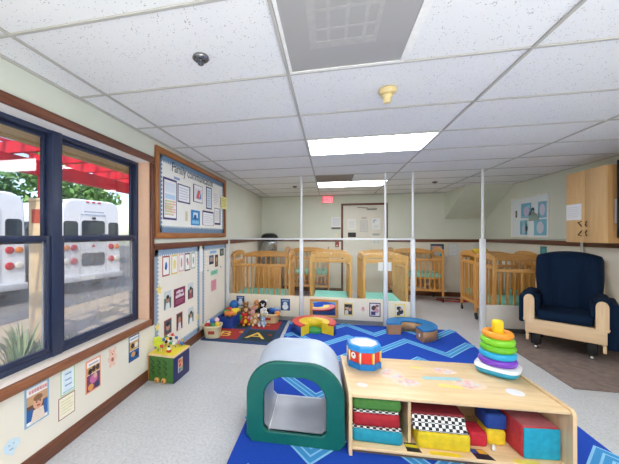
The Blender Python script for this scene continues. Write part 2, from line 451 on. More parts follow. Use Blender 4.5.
# -------- big bulletin board
bb = empty('bulletin_board', 'large oak framed bulletin board with blue scalloped border beside the window', 'bulletin board', (XL, 2.634, 1.332))
BW, BH = 2.0, .918
MX = frame_at('left', (XL, 2.634, 1.332))
def scallop_panel(name, w, h, par, p, bw, bcol, sc=.03, paper='#f1efe9', th=.004):
    """white paper backing with a scalloped coloured border strip on its edges"""
    Mx = frame_at('left', p)
    q = mb(M(paper, .7, .02, 5)).box(0, w, 0, h, 0, th)
    o = q.build('backing_paper', par); 
    inv = Matrix.Translation(par.location).inverted()
    o.matrix_local = inv @ Mx
    q = mb(M(bcol, .7, .06, 25))
    def edge(n, fn):
        for i in range(n):
            t0, t1 = i/n, (i+1)/n
            a = [fn(t0, 0), fn(t1, 0), fn(t1, bw*.6), ] + [fn(t0+(t1-t0)*(1-j/6), bw*.6 + bw*.4*math.sin(math.pi*j/6)) for j in range(1, 6)] + [fn(t0, bw*.6)]
            q.prism(a, th, th+.0012)
    n1, n2 = round(w/sc), round(h/sc)
    edge(n1, lambda t, d: (t*w, d)); edge(n1, lambda t, d: (t*w, h-d)); edge(n2, lambda t, d: (d, t*h)); edge(n2, lambda t, d: (w-d, t*h))
    o2 = q.build('scalloped_border', par); o2.matrix_local = inv @ Mx
FW = .06
BFX = wood('#94592e', '#b27440', .4, 0); BFZ = wood('#94592e', '#b27440', .4, 1)
q = mb(BFX)
for bx in ((0, BW, BH-FW, BH), (0, BW, 0, FW)): q.box(bx[0], bx[1], bx[2], bx[3], 0, .028, bev=.005)
q.use(BFZ)
for bx in ((0, FW, FW, BH-FW), (BW-FW, BW, FW, BH-FW)): q.box(bx[0], bx[1], bx[2], bx[3], 0, .0275, bev=.005)
o = q.build('frame', bb); o.matrix_local = AX['left']
scallop_panel('b', BW-2*FW, BH-2*FW, bb, (XL+.001, 2.634+FW, 1.332+FW), .075, '#6e8aa6', .042)
text_mesh('title_lettering', 'Family communication', .15, M('#3a3a3c', .7), AX['left'] @ Matrix.Translation((.90, .772, .0065)), bb, sx=.86)
XB = XL+.0062
def bpost(label, y0, y1, z0, z1, base, layers, name='notice_sheet', cat='notice'):
    return sheet(name, label, cat, 'left', (XB, y0, z0), y1-y0, z1-z0, base, layers, 'notices on the big bulletin board')
inner = (rect(.08, .05, .94, .95), '#f6f4f4')
bpost('tall navy edged chart with coloured rows, leftmost on the big board', 2.78, 3.06, 1.53, 1.97, '#3a3a70', [inner, (rect(.14, .66, .88, .9), '#dfe6f0'), (rect(.14, .5, .88, .62), '#bcd6ee')] + lines(.14, .88, .1, .48, 6, '#e6b9a6', .6) + lines(.14, .6, .1, .48, 5, '#c7d79e', .4))
bpost('small blue caption strip above the navy edged charts', 3.0, 3.13, 1.985, 2.01, '#8aa0cc', [])
bpost('navy framed white calendar page with a curled corner', 3.08, 3.39, 1.74, 1.95, '#35365f', [(rect(.06, .08, .92, .94), '#efeef2')] + lines(.12, .86, .14, .86, 5, '#c3c4d2', .3))
bpost('navy edged page with a red and blue wheel picture', 3.47, 3.75, 1.785, 2.01, '#35365f', [(rect(.1, .04, .97, .97), '#f3eff0'), (rect(.2, .18, .9, .8), '#d9dfe9'), ([(.3, .25), (.55, .2), (.75, .7), (.5, .72)], '#d8645c'), ([(.55, .2), (.85, .25), (.8, .6)], '#6f8fc0')])
bpost('narrow navy framed pale blue schedule page', 3.87, 4.07, 1.73, 2.04, '#35365f', [(rect(.12, .06, .9, .95), '#d7e2ee')] + lines(.2, .82, .12, .86, 7, '#a6b5cb', .35))
bpost('plain white page beside the yellow strip', 4.12, 4.33, 1.79, 2.01, '#f1eff0', lines(.12, .88, .1, .9, 7, '#cfccd4', .35))
bpost('bright blue flyer with a white picture in the lower row', 3.41, 3.67, 1.49, 1.68, '#2e86c4', [(rect(.25, .5, .75, .85), '#cfe6f4'), (ell(.45, .55, .14, .16), '#2a4f78'), (rect(.12, .1, .85, .32), '#86c2e6')])
bpost('wide navy topped white form in the lower row', 3.75, 4.14, 1.5, 1.70, '#35365f', [(rect(.05, .02, .96, .88), '#f2f1f3')] + lines(.12, .9, .12, .8, 5, '#cfd0d8', .3))
bpost('white page with navy right edge, last in the lower row', 4.18, 4.42, 1.52, 1.77, '#35365f', [(rect(.03, .12, .85, .96), '#efeef0')] + lines(.12, .76, .22, .86, 6, '#c9c6c4', .4))
bpost('thin beige slip between chart and blue flyer', 3.26, 3.33, 1.53, 1.65, '#e3d6b6', lines(.15, .85, .1, .9, 4, '#c6b48c', .4))
sheet('notice_sheet', 'pale yellow list hanging over the right edge of the oak frame', 'notice', 'left', (XL+.0285, 4.40, 1.78), .26, .19, '#efe9a8', lines(.12, .88, .1, .9, 6, '#c2b74f', .45), 'notices on the big bulletin board')

# -------- two low boards under the chair rail
for (y0, y1, z0, lab) in ((2.635, 3.66, .11, 'low white display panel with blue scalloped edge next to the window'), (3.75, 4.68, .11, 'low white display panel with blue scalloped edge near the glass partition')):
    lo = empty('display_panel', lab, 'bulletin board', (XL, y0, z0), group='low display panels')
    scallop_panel('l', y1-y0, 1.22-z0, lo, (XL+.0005, y0, z0), .07, '#8ea3bb', .04, '#efe8da', .003)
XP = XL+.0052
def lpost(label, y0, y1, z0, z1, base, layers, name='framed_page', cat='picture', grp='pages on the low display panels'):
    return sheet(name, label, cat, 'left', (XP, y0, z0), y1-y0, z1-z0, base, layers, grp)
def pic(c): return [(rect(.1, .07, .9, .93), '#f5f2ec')] + c
lpost('red framed page with a blue painted mark', 2.77, 2.91, .94, 1.15, '#b3443f', pic([(ell(.5, .5, .16, .2), '#3d6fb0'), (ell(.42, .42, .1, .1), '#24477e')]))
lpost('yellow framed page with faint yellow painting', 2.95, 3.08, .94, 1.15, '#e8c752', pic([(ell(.5, .5, .24, .25), '#efd98a')]))
lpost('pink framed page with a pink painted mark', 3.11, 3.23, .95, 1.15, '#eab2b8', pic([(ell(.5, .5, .15, .28), '#d78a98')]))
lpost('dark brown framed page with a pink and blue mark', 3.25, 3.39, .94, 1.15, '#5a3d35', pic([(ell(.45, .6, .14, .14), '#8f6fa8'), (ell(.55, .45, .14, .14), '#d98a92')]))
lpost('grey green framed page at the end of the top row', 3.42, 3.53, .95, 1.15, '#9db3a0', pic([(ell(.5, .5, .18, .22), '#7bb59a')]))
def photo(bg, cloth, skin='#b98263', hair='#2c2422', top='#cfd6d8'):
    return [(rect(0, 0, 1, 1), bg), (rect(0, .62, 1, 1), top), ([(.18, 0), (.82, 0), (.72, .36), (.28, .36)], cloth), (ell(.5, .52, .21, .2), skin), (ell(.5, .66, .2, .11), hair)]
lpost('dark photo of a baby beside green leaves left of the maroon sign', 2.80, 2.94, .59, .78, '#f2efe8', photo('#5d6f6a', '#dfe3e4', '#a98370'), 'photograph')
lpost('photo of a baby in red right of the maroon sign', 3.33, 3.47, .59, .78, '#f2efe8', photo('#4b4a55', '#b0505a', '#c99a86'), 'photograph')
lpost('red edged photo just above the activity cube toys', 2.80, 2.95, .32, .48, '#c8584c', [(rect(.06, .06, .94, .94), '#4a5560'), (ell(.5, .5, .24, .24), '#c4967c'), (ell(.5, .68, .22, .14), '#332824')], 'photograph')
lpost('pink edged photo of a sitting baby in the lower row', 3.05, 3.20, .29, .49, '#e6b5b0', [(rect(.06, .04, .94, .96), '#4d3c3c'), (ell(.5, .58, .2, .18), '#b98263'), ([(.25, .04), (.75, .04), (.66, .44), (.34, .44)], '#e6e2e2')], 'photograph')
lpost('green tinted photo of a baby last in the lower row', 3.34, 3.48, .29, .48, '#f2efe8', photo('#3f5f58', '#e9ecec', '#c09078'), 'photograph')
mar = lpost('maroon sign with two bold white words', 3.0, 3.26, .57, .77, '#6e2444', [(rect(.06, .05, .94, .95), '#862c50')] + lines(.14, .86, .12, .38, 3, '#b0708a', .4), 'classroom_sign', 'sign')
q = mb(M('#f2e6ea', .6))
for i, (x0, x1, y0, y1) in enumerate(((.2, .8, .72, .84), (.14, .88, .48, .62))):
    xs = x0
    while xs < x1:
        w_ = .045+.02*rnd.random(); q.prism([(p*.26, r*.2) for p, r in rect(xs, y0-(.03 if rnd.random() < .2 else 0), min(x1, xs+w_), y1+(.04 if rnd.random() < .3 else 0))], .0026, .0032); xs += w_+.018
q.build('lettering', mar)
for lab, y, z, r in (('yellow paper star on the left edge of the panel', 2.71, .82, .06), ('yellow paper star low beside the toy top', 2.68, .46, .05), ('pale yellow paper star low at the right of the panel', 3.6, .31, .05)):
    o = mb(M('#efd87a', .7)).prism(star(0, 0, r), 0, .0012).build('paper_star', matrix=frame_at('left', (XP, y, z)))
    tag(o, lab, 'paper star', 'yellow paper stars')
lpost('blue toned photo in the upper left of the far panel', 3.97, 4.15, .94, 1.08, '#f0ede6', [(rect(.04, .04, .96, .96), '#4b5a78'), (ell(.5, .5, .3, .3), '#b99a8c'), (rect(.1, .05, .9, .3), '#26304c')], 'photograph')
lpost('tall brown photo in the far panel', 4.20, 4.32, .89, 1.07, '#5b4536', [(rect(.06, .05, .94, .95), '#3d322e'), (ell(.5, .6, .26, .2), '#c79a80'), (rect(.2, .1, .8, .4), '#8d6a44')], 'photograph')
lpost('dark teal photo in the top right of the far panel', 4.40, 4.57, 1.04, 1.15, '#2f4d50', [(rect(.05, .06, .95, .94), '#35565a'), (ell(.5, .5, .24, .3), '#a2927c')], 'photograph')
lpost('light blue caption strip at the top of the far panel', 4.0, 4.26, 1.095, 1.14, '#a8cbe6', lines(.1, .9, .2, .8, 2, '#6f9cc6'), 'caption_strip', 'label')
lpost('pale yellow edged slip at the left of the far panel', 3.85, 3.93, .95, 1.06, '#ead9a0', pic([(rect(.2, .3, .8, .7), '#efe6c6')]), 'framed_page')
lpost('green caption card in the middle of the far panel', 4.03, 4.31, .78, .85, '#9fd9bd', lines(.1, .9, .2, .8, 2, '#5aa886'), 'caption_strip', 'label')
lpost('pink note sheet alone in the far panel', 4.05, 4.25, .55, .71, '#e8a6b4', lines(.12, .88, .1, .9, 6, '#d3808f', .4), 'note_sheet', 'note')
for lab, y in (('small blue clip left of the green caption card', 3.93), ('small blue clip right of the green caption card', 4.43)):
    tag(mb(M('#5d7ba8', .4)).ball((0, 0, .004), .02, 10, 6, (1, .6, .2)).build('clip', matrix=frame_at('left', (XP, y, .87))), lab, 'clip', 'blue clips')
cs = mb(PAPER).box(0, .1, 0, .3, 0, .002).build('name_label_strip', matrix=frame_at('left', (XL+.005, 3.66, .88)))
tag(cs, 'white strip hung in the gap between the two low panels', 'strip')

# -------- posters under the window
XW = XL+.0005
def up(name, label, cat, y0, y1, z0, z1, base, layers, tilt=0):
    return sheet(name, label, cat, 'left', (XW, y0+.015, z0+.006), y1-y0, z1-z0, base, layers, 'posters under the window', tilt=tilt)
up('baby_poster', 'pale blue bordered poster with a large photo of a smiling baby', 'poster', 1.35, 1.50, .27, .495, '#8fb3cc',
   [(rect(.08, .04, .92, .96), '#f3efec'), (rect(.08, .12, .92, .76), '#6a4a3a'), (rect(.08, .52, .92, .76), '#caa07a'), (rect(.08, .12, .3, .42), '#2f5fa0'), (rect(.78, .12, .92, .5), '#2f66ae'), ([(.22, .06), (.8, .06), (.74, .36), (.34, .36)], '#e5d3c2'), (ell(.52, .52, .2, .17), '#d7a488'), (ell(.52, .64, .18, .08), '#8a5f42'), (ell(.45, .54, .03, .018), '#33241e'), (ell(.6, .54, .03, .018), '#33241e'), (ell(.53, .44, .07, .025), '#b5554e')] + [(rect(.16+.11*i, .82, .22+.11*i, .9), '#e0a9a9') for i in range(7)])
up('schedule_sheet', 'green bordered sheet with blue lines of writing', 'notice', 1.58, 1.69, .33, .5, '#b6d3a4', [(rect(.08, .06, .9, .94), '#eef3f6'), (rect(.18, .14, .8, .86), '#dbe8f1'), (rect(.3, .74, .72, .79), '#7a96bd'), (rect(.3, .52, .72, .57), '#8aa2c4'), (rect(.28, .32, .74, .37), '#8aa2c4'), (rect(.14, .1, .86, .13), '#8db6d2')])
up('certificate', 'cream certificate with a maroon border below the green sheet', 'certificate', 1.565, 1.69, .185, .325, '#8c4a4c', [(rect(.04, .04, .96, .96), '#efe8d2')] + lines(.14, .86, .16, .86, 5, '#d2cc9e', .22))
up('photo_collage', 'orange bordered poster with a collage of playing children', 'poster', 1.78, 1.92, .24, .47, '#e49a78', [(rect(.08, .05, .92, .95), '#f3ece6'), (rect(.08, .56, .92, .78), '#c99a5c'), (ell(.28, .64, .13, .09), '#30242a'), (ell(.52, .68, .12, .09), '#3a2c2a'), (ell(.78, .68, .12, .09), '#4a3630'), (rect(.08, .05, .92, .54), '#73415f'), (ell(.5, .38, .26, .14), '#c96fa2'), (ell(.6, .46, .12, .08), '#d7b09a'), (ell(.3, .16, .18, .1), '#e09a50'), (ell(.74, .14, .15, .1), '#3c3f66'), (rect(.2, .84, .8, .88), '#b9b4b8')])
td = mb(M('#ecc3ae', .7))
td.prism(ell(.05, .1, .034, .03), 0, .0012).prism(ell(.022, .128, .014, .014, 10), 0, .001).prism(ell(.078, .128, .014, .014, 10), 0, .001).prism(ell(.05, .045, .03, .042), 0, .0009).prism(ell(.015, .06, .012, .022, 10), 0, .0007).prism(ell(.085, .06, .012, .022, 10), 0, .0006).prism(ell(.03, .008, .014, .016, 10), 0, .0005).prism(ell(.07, .008, .014, .016, 10), 0, .0004)
tdo = tag(td.build('bear_cutout', matrix=frame_at('left', (XW, 2.01, .34))), 'pink paper bear cutout with two round ears', 'paper cutout', 'posters under the window')
q = mb(M('#a86a5a', .7)); q.prism(ell(.05, .092, .008, .006, 8), .0012, .0018).prism(ell(.038, .108, .004, .004, 8), .0012, .0018).prism(ell(.062, .108, .004, .004, 8), .0012, .0018).prism(ell(.05, .05, .014, .016, 10), .0012, .0016); q.build('face_print', tdo)
up('classroom_poster', 'dark blue bordered poster with photos nearest the activity cube', 'poster', 2.24, 2.38, .27, .49, '#2f4f86', [(rect(.07, .04, .93, .96), '#eef0f2'), (rect(.07, .42, .93, .76), '#caa36a'), (ell(.35, .6, .16, .1), '#3a2c2a'), (ell(.7, .58, .15, .1), '#e5e2de'), (rect(.07, .04, .93, .4), '#2e5c92'), (ell(.4, .26, .2, .1), '#d0a06a'), (ell(.72, .2, .14, .09), '#1f2c50'), (rect(.15, .84, .85, .89), '#9aa9bd')])
el = mb(M('#c9dde8', .7))
el.prism(ell(.04, .05, .036, .04), 0, .0012).prism(ell(.012, .055, .014, .022, 10), 0, .001).prism(ell(.072, .055, .014, .022, 10), 0, .0009).prism([(.034, .03), (.046, .03), (.056, .0), (.046, -.006), (.04, .006)], 0, .0007)
elo = tag(el.build('elephant_cutout', matrix=frame_at('left', (XW, 1.255, .185))), 'pale blue paper elephant cutout low on the wall', 'paper cutout', 'posters under the window')
q = mb(M('#8fa9bd', .7)); q.prism(ell(.028, .06, .004, .004, 8), .0012, .0017).prism(ell(.052, .06, .004, .004, 8), .0012, .0017).prism(ell(.04, .034, .012, .004, 8), .0012, .0016); q.build('face_print', elo)

# ================================================================== CEILING FIXTURES
def troffer(label, x0, y0, w=1.197, d=.588, s=7, col='#f6faff'):
    o = empty('ceiling_light', label, 'ceiling light', (x0, y0, ZC), group='recessed fluorescent ceiling lights')
    q = mb(M('#e9e9e6', .4))
    for bx in ((0, w, 0, .014), (0, w, d-.014, d), (0, .014, .014, d-.014), (w-.014, w, .014, d-.014)): q.box(*bx, -.005, .003)
    q.build('frame', o)
    mb(glow(col, s)).box(.0145, w-.0145, .0145, d-.0145, -.003, .002).build('diffuser', o)
    return o
LS = 7.0
troffer('lit fluorescent panel nearest the beige detector', gx[1]+.011, gy[10]+.011, s=LS)
troffer('lit fluorescent panel near the exit sign', gx[1]+.011, gy[14]+.011, s=LS)
for lab, xi, yi in (('unseen fluorescent panel added to brighten the near end of the room, window side', 0, 4), ('unseen fluorescent panel added to brighten the near end of the room, cabinet side', 2, 4), ('unseen fluorescent panel added for brightness by the front wall, window side', 0, 1), ('unseen fluorescent panel added for brightness by the front wall, cabinet side', 2, 1)):  # out-of-view panels added to raise the room brightness
    troffer(lab, gx[xi]+.011, gy[yi]+.011, w=1.197 if xi < 2 else 1.05, s=LS*.9)

av = empty('air_return_panel', 'grey perforated air return panel in the ceiling nearest the camera', 'vent', (gx[1], gy[8]-1.2192, ZC))
W2, D2 = .6096, 1.2192
q = mb(WHITE)
for bx in ((.011, W2+.011, D2-.030, D2-.011), (.011, .027, .011, D2-.031), (W2-.011, W2+.024, .011, D2-.031)): q.box(*bx, -.007, .003)
q.build('frame', av)
mb(perforated()).box(.0275, W2-.0115, .011, D2-.0305, -.003, .002).build('perforated_face', av)
cw = M('#b3b1ae', .5)
q = mb(cw); x0, x1, y0, y1 = .14, .45, .62, 1.0
q.box(x0, x1, y0, y0+.03, -.0045, -.003).box(x0, x1, y1-.05, y1, -.0045, -.003).box(x0, x0+.035, y0+.03, y1-.05, -.0045, -.003).box(x1-.02, x1, y0+.03, y1-.05, -.0045, -.003)
for xx in (.22, .30, .38): q.box(xx, xx+.016, y0+.03, y1-.05, -.004, -.003)
for yy in (.74, .86): q.box(x0+.035, x1-.02, yy, yy+.014, -.0042, -.003)
q.build('diffuser_core', av)

dv = empty('ceiling_vent', 'small dark bronze ceiling vent beside the far light', 'vent', (gx[1], gy[13], ZC))
DKV = M('#7d7068', .5)
q = mb(DKV)
for bx in ((.012, .6, .012, .035), (.012, .6, .575, .598), (.012, .035, .035, .575), (.577, .6, .035, .575)): q.box(*bx, -.007, .002)
q.build('frame', dv)
q = mb(M('#8d8078', .5))
for i in range(14): 
    y = .05+i*.037; q.prism([(y, -.001), (y+.028, -.006), (y+.03, -.005), (y+.002, .001)], .036, .576, axis='x')
q.build('louvers', dv)

def sprinkler(label, x, y, m):
    o = empty('fire_sprinkler', label, 'sprinkler', (x, y, ZC), group='fire sprinklers')
    mb(m).lathe([(.052, .0058), (.055, -.004), (.045, -.012), (.03, -.014), (.024, -.006)], seg=24).build('escutcheon', o)
    q = mb(m); q.lathe([(.013, -.006), (.013, -.03), (.008, -.034)], seg=12); q.tube([(-.014, 0, -.026), (-.017, 0, -.045), (-.006, 0, -.06), (0, 0, -.064)], .003, 6); q.tube([(.014, 0, -.026), (.017, 0, -.045), (.006, 0, -.06), (0, 0, -.064)], .003, 6)
    q.lathe([(.004, -.062), (.024, -.066), (.024, -.069), (.004, -.07)], seg=16); q.T = Matrix.Identity(4); hd = q.build('head', o); hd.scale = (.8, .8, .5); o.scale = (.8, .8, 1)
    return o
CHR = M('#8a8a8c', .25, .05, metal=.9); DKC = M('#4a4642', .5, metal=.3)
sprinkler('chrome sprinkler head in the near left ceiling tile', -.67, 1.47, CHR)
sprinkler('dark sprinkler head near the sloping soffit', 1.81, 5.8, DKC)
sprinkler('dark sprinkler head in front of the exit sign', -.67, 5.79, DKC)
sd = empty('smoke_detector', 'yellowed beige detector cone on the ceiling', 'smoke detector', (.355, 2.04, ZC))
BEI = M('#e3cd95', .5)
mb(BEI).lathe([(.055, .003), (.058, -.01), (.05, -.024), (.036, -.03)], seg=24).build('base', sd)
q = mb(BEI); q.T = Matrix.Translation((-.004, -.004, 0)) @ Matrix.Rotation(R(8), 4, 'X'); q.lathe([(.036, -.028), (.034, -.045), (.024, -.052), (.026, -.066), (.022, -.082), (.012, -.084), (.011, -.078), (.0, -.078)], seg=20); q.build('horn', sd)
# exit sign
ex = empty('exit_sign', 'red lit exit sign high on the back wall', 'exit sign', (-.06, YB, 2.12))
mb(M('#d9b8b4', .5)).box(-.125, .125, -.05, -.001, 0, .17, bev=.006).build('housing', ex)
mb(glow('#ff5a62', 1.5)).box(-.11, .11, -.0525, -.0505, .014, .156).build('face', ex)
text_mesh('lettering', 'EXIT', .13, glow('#c01522', 1.0), Matrix.Translation((0, -.0535, .085)) @ AX['front'], ex, .0006, sx=.85)

# ================================================================== THINGS ON THE BACK AND RIGHT WALLS
def bw(name, label, cat, x0, x1, z0, z1, base, layers=(), y=YB-.0003, group=None):
    return sheet(name, label, cat, 'front', (x0, y, z0), x1-x0, z1-z0, base, layers, group)
nb = bw('wall_notice', 'white notice with a dark lower band left of the door', 'notice', .03, .24, 1.50, 1.79, '#e8e8e6', [(rect(0, 0, 1, .16), '#6b6468'), (rect(.1, .25, .9, .92), '#d7d8dc')])
bw('light_switch', 'cream light switch plate below the wall notice', 'light switch', .11, .17, 1.32, 1.41, '#e6ddc0', [(rect(.4, .35, .6, .65), '#f0ead6')])
fa = empty('fire_alarm_pull', 'red fire alarm pull box on the wall left of the door', 'fire alarm', (.16, YB, 1.08))
mb(M('#a33a33', .4)).box(-.045, .045, -.04, -.0005, 0, .12, bev=.006).build('box', fa); mb(WHITE).box(-.025, .025, -.052, -.0405, .03, .045, bev=.003).build('pull_bar', fa)
YD = YB-.0186
dg = 'papers on the back door'
bw('door_paper', 'pale paper left on the door with faint print', 'paper', .40, .59, 1.49, 1.74, '#e4e2de', lines(.15, .85, .15, .85, 6, '#cbc9c6', .4), YD, dg)
bw('door_paper', 'grey framed paper in the middle of the door', 'paper', .68, .85, 1.44, 1.70, '#b9b6ae', [(rect(.07, .05, .93, .95), '#d2cfc8')] + lines(.2, .8, .15, .85, 6, '#b9b6b0', .35), YD, dg)
bw('door_paper', 'short strip above the grey framed paper', 'paper', .71, .84, 1.735, 1.785, '#cfc2bd', lines(.1, .9, .2, .8, 2, '#b29a95'), YD, dg)
bw('door_paper', 'white paper with a blue curved logo on the right of the door', 'paper', .95, 1.13, 1.49, 1.75, '#e3e3e2', [(ell(.36, .72, .25, .18), '#9fb8cf'), (ell(.48, .66, .2, .14), '#e3e3e2')] + lines(.15, .85, .1, .42, 4, '#c6c6c6', .4), YD, dg)
bw('door_sign', 'black rectangular sign on the left of the door', 'sign', .41, .59, 1.31, 1.42, '#2c2a2a', lines(.15, .85, .2, .8, 3, '#4a4646', .35), YD, dg)
bw('door_paper', 'two line printed strip low on the right of the door', 'paper', .95, 1.14, 1.33, 1.40, '#d9d6cf', lines(.06, .94, .3, .95, 2, '#6d6a68', .5), YD, dg)
bw('door_paper', 'small pale paper under the printed strip on the door', 'paper', .96, 1.12, 1.14, 1.26, '#dedcd6', [(rect(.1, .2, .45, .8), '#c6c8c6'), (rect(.58, .2, .9, .8), '#c6c8c6')], YD, dg)
bw('wall_poster', 'navy bordered poster on the back wall above the far right crib', 'poster', 2.2, 2.47, .79, 1.16, '#22304f', [(rect(.04, .0, .88, .9), '#9aa7b3'), (ell(.45, .8, .3, .1), '#e0a58e'), (rect(.12, .3, .8, .68), '#c3ccd6'), (rect(.7, .02, .97, .4), '#56b4c4'), (rect(.2, .08, .6, .25), '#b8bcc4')])
bw('wall_notice', 'white sheet with blue edge beside the navy poster', 'notice', 2.57, 2.74, .9, 1.17, '#c3d0dc', [(rect(.07, .05, .93, .95), '#e6e6e4')] + lines(.16, .84, .12, .86, 7, '#cdd2d6', .4))
bw('wall_notice', 'plain white sheet at the chair rail near the far right corner', 'notice', 3.02, 3.2, 1.05, 1.20, '#e8e6e0', lines(.16, .84, .12, .86, 4, '#d2d0ca', .3))

# white board on right wall
wbd = empty('picture_board', 'white framed board of blue animal prints on the right wall', 'bulletin board', (XR, 6.38, 1.325))
o = mb(WHITE)
for bx in ((0, .96, 0, .02), (0, .96, .68, .70), (0, .02, .02, .68), (.94, .96, .02, .68)): o.box(*bx, 0, .02, bev=.003)
o = o.build('frame', wbd); o.matrix_local = AX['right']
q = mb(M('#e6eef4', .35, .02)).box(.021, .939, .021, .679, .0, .006).build('board_sheet', wbd); q.matrix_local = AX['right']
XG = XR-.0065
def rp(label, y0, z0, w, h, base, layers):
    return sheet('animal_print', label, 'print', 'right', (XG, y0, z0), w, h, base, layers, 'prints on the white board')
rp('blue print with a pale pink fish shape, upper left', 6.10, 1.66, .27, .25, '#78b4d4', [(ell(.55, .45, .3, .34), '#c8c3dc'), (rect(.05, .05, .95, .12), '#9fcde2'), (ell(.75, .75, .15, .12), '#a3d2df')])
rp('blue print with a pale oval at the upper right edge', 5.66, 1.64, .2, .26, '#86bcd8', [(ell(.5, .5, .3, .36), '#d3d0e2')])
rp('blue print with a dark teal edge in the lower left', 6.13, 1.37, .2, .25, '#8cc3d9', [(ell(.6, .4, .3, .3), '#b9cde2'), (rect(.05, .05, .25, .9), '#6ea7c4')])
rp('large blue print with a pale oval in the lower right', 5.76, 1.36, .30, .26, '#7fbfd9', [(ell(.5, .48, .28, .38), '#d2d6e6')])
rp('grey green half dome print in the middle of the board', 5.90, 1.60, .26, .15, '#e6eef4', [([(0, 0), (1, 0)] + [(.5+.5*math.cos(a*math.pi/10), .95*math.sin(a*math.pi/10)) for a in range(1, 10)], '#93a89e')])
rp('small dark penguin picture under the dome', 6.0, 1.42, .1, .15, '#dfe8ee', [(ell(.5, .45, .35, .4), '#3a474e'), (ell(.5, .7, .25, .2), '#6ba2b2')])
rp('dark round bird picture between the upper prints', 5.84, 1.72, .1, .11, '#e6eef4', [(ell(.5, .5, .45, .45), '#454a63'), (ell(.5, .35, .25, .22), '#a3b7c6')])
rp('thin dark strip picture at the left of the board', 6.26, 1.68, .045, .12, '#4a4a4a', [(ell(.5, .5, .3, .3), '#8c8060')])

tag(sheet('teal_pamphlet', 'teal pamphlet on the right wall below the white board', 'pamphlet', 'right', (XR-.0003, 5.62, 1.0), .15, .185, '#2f7f86', [(rect(.1, .08, .9, .92), '#3a8f94'), (rect(.25, .3, .75, .75), '#5aa5a4')]), 'teal pamphlet on the right wall below the white board', 'pamphlet')

# wall cabinet
cb = empty('wall_cabinet', 'pale wood two door wall cabinet above the glider', 'cabinet', (XR, 4.06, 1.275))
CD, CW, CH = .29, .575, .88
mb(wood('#c8955c', '#d6a66e', .4, 2, 3)).box(-CD+.02, -.001, 0, CW, 0, CH, bev=.002).build('carcass', cb)
HB = M('#5a4632', .35, metal=.6)
for i, (a, c, hy) in enumerate(((0, CW/2-.0015, CW/2-.035), (CW/2+.0015, CW, CW/2+.04))):
    d = mb(CABW).box(-CD, -CD+.0195, a, c, .002, CH-.002, bev=.002).build('door', cb)
    q = mb(HB)
    for sgn in (1, -1):
        q.tube([(-CD-.001, hy, .17+sgn*.02), (-CD-.022, hy-.012, .17+sgn*.045), (-CD-.024, hy-.022*(-1 if i else 1)*1, .17+sgn*.075), (-CD-.001, hy, .17+sgn*.09)], [.004, .0075, .0075, .004], 8)
    q.build('handle', d)
sheet('cabinet_note', 'white sheet taped to the left cabinet door', 'note', 'right', (XR-CD-.0005, 4.63, 1.555), .24, .2, '#f0eff2', lines(.1, .9, .15, .85, 6, '#dcdde4', .3))
sheet('side_note', 'white list with a red tab on the side of the wall cabinet', 'note', 'front', (XR-.21, 4.0595, 1.50), .12, .27, '#efedec', [(rect(.3, .9, .9, 1.05), '#c8443c')] + lines(.1, .9, .1, .8, 8, '#d2d0d0', .3))
tv = empty('television', 'black flat screen at the right edge of the photo', 'television', (3.05, 3.985, 1.335))
mb(BLACK).box(0, .035, -.9, .0, 0, .85, bev=.006).build('housing', tv); mb(M('#07080a', .15)).box(-.002, -.0002, -.885, -.015, .015, .835).build('screen', tv)
mb(M('#2a2a2a', .5)).box(.0355, XR-3.05-.001, -.5, -.3, .3, .5, bev=.004).build('wall_mount', tv)

# ================================================================== GLASS PARTITION
GP = glass('partition_glass', (.97, .98, .975), .02)
YP = 4.77
def part(name, m, bxs, par, bev=0):
    q = mb(m)
    for x in bxs: q.box(*x, bev=bev)
    return q.build(name, par)
pl = empty('glass_partition', 'long clear glass partition with cream kick panels and white posts left of the entrance', 'partition', (0, YP, 0))
KZ0, KZ1, RZ = .065, .395, 1.31
for (a, c) in ((XL+.004, -.482), (-.42, .775)):
    part('kick_panel', CREAM, [(a, c, -.02, .02, KZ0, KZ1)], pl, .004)
    part('glass_pane', GP, [(a, c, -.003, .003, KZ1+.0005, RZ-.02)], pl)
    part('bottom_rail', M('#8f8d8b', .4, metal=.3), [(a, c, -.018, .018, .01, KZ0-.0005)], pl)
part('top_rail', ALU, [(XL+.004, 1.215, -.022, .022, RZ-.0195, RZ+.004)], pl, .004)
part('wall_channel', ALU, [(XL+.002, XL+.0035+.03, -.024, .024, .02, RZ-.02)], pl)
for x in (-.45, .807, 1.19):
    part('post', ALU, [(x-.028, x+.028, -.028, .028, 0, RZ-.02), (x-.014, x+.014, -.014, .014, RZ+.0045, ZC-.005)], pl, .005)
gt = part('gate_panel', CREAM, [(.842, 1.155, -.02, .02, KZ0, KZ1-.02)], pl, .004)
part('gate_glass', GP, [(.842, 1.155, -.003, .003, KZ1-.019, RZ-.02)], pl)
pr = empty('glass_partition', 'short clear glass partition with cream kick panel behind the glider', 'partition', (0, YP, 0))
part('kick_panel', M('#d9d2c6', .5, .03, 8), [(2.135, XR-.004, -.02, .02, .07, .385)], pr, .004)
part('glass_pane', GP, [(2.135, XR-.004, -.004, .004, .3855, 1.305)], pr)
part('bottom_rail', M('#4a4744', .5), [(2.135, XR-.004, -.018, .018, .007, .0695)], pr)
part('glass_edge', M('#8f9a96', .3), [(2.135, XR-.03, -.005, .005, 1.3055, 1.312)], pr)
part('post', ALU, [(2.07, 2.132, -.031, .031, 0, 1.31), (2.087, 2.115, -.014, .014, 1.3105, ZC-.005)], pr, .005)
part('wall_channel', M('#c9ccca', .4), [(XR-.03, XR-.026, -.02, .02, .42, 1.27)], pr)
YK = YP-.0203
def kp(name, label, cat, x0, x1, z0, z1, base, layers):
    return sheet(name, label, cat, 'front', (x0, YK, z0), x1-x0, z1-z0, base, layers, 'pictures on the partition kick panels')
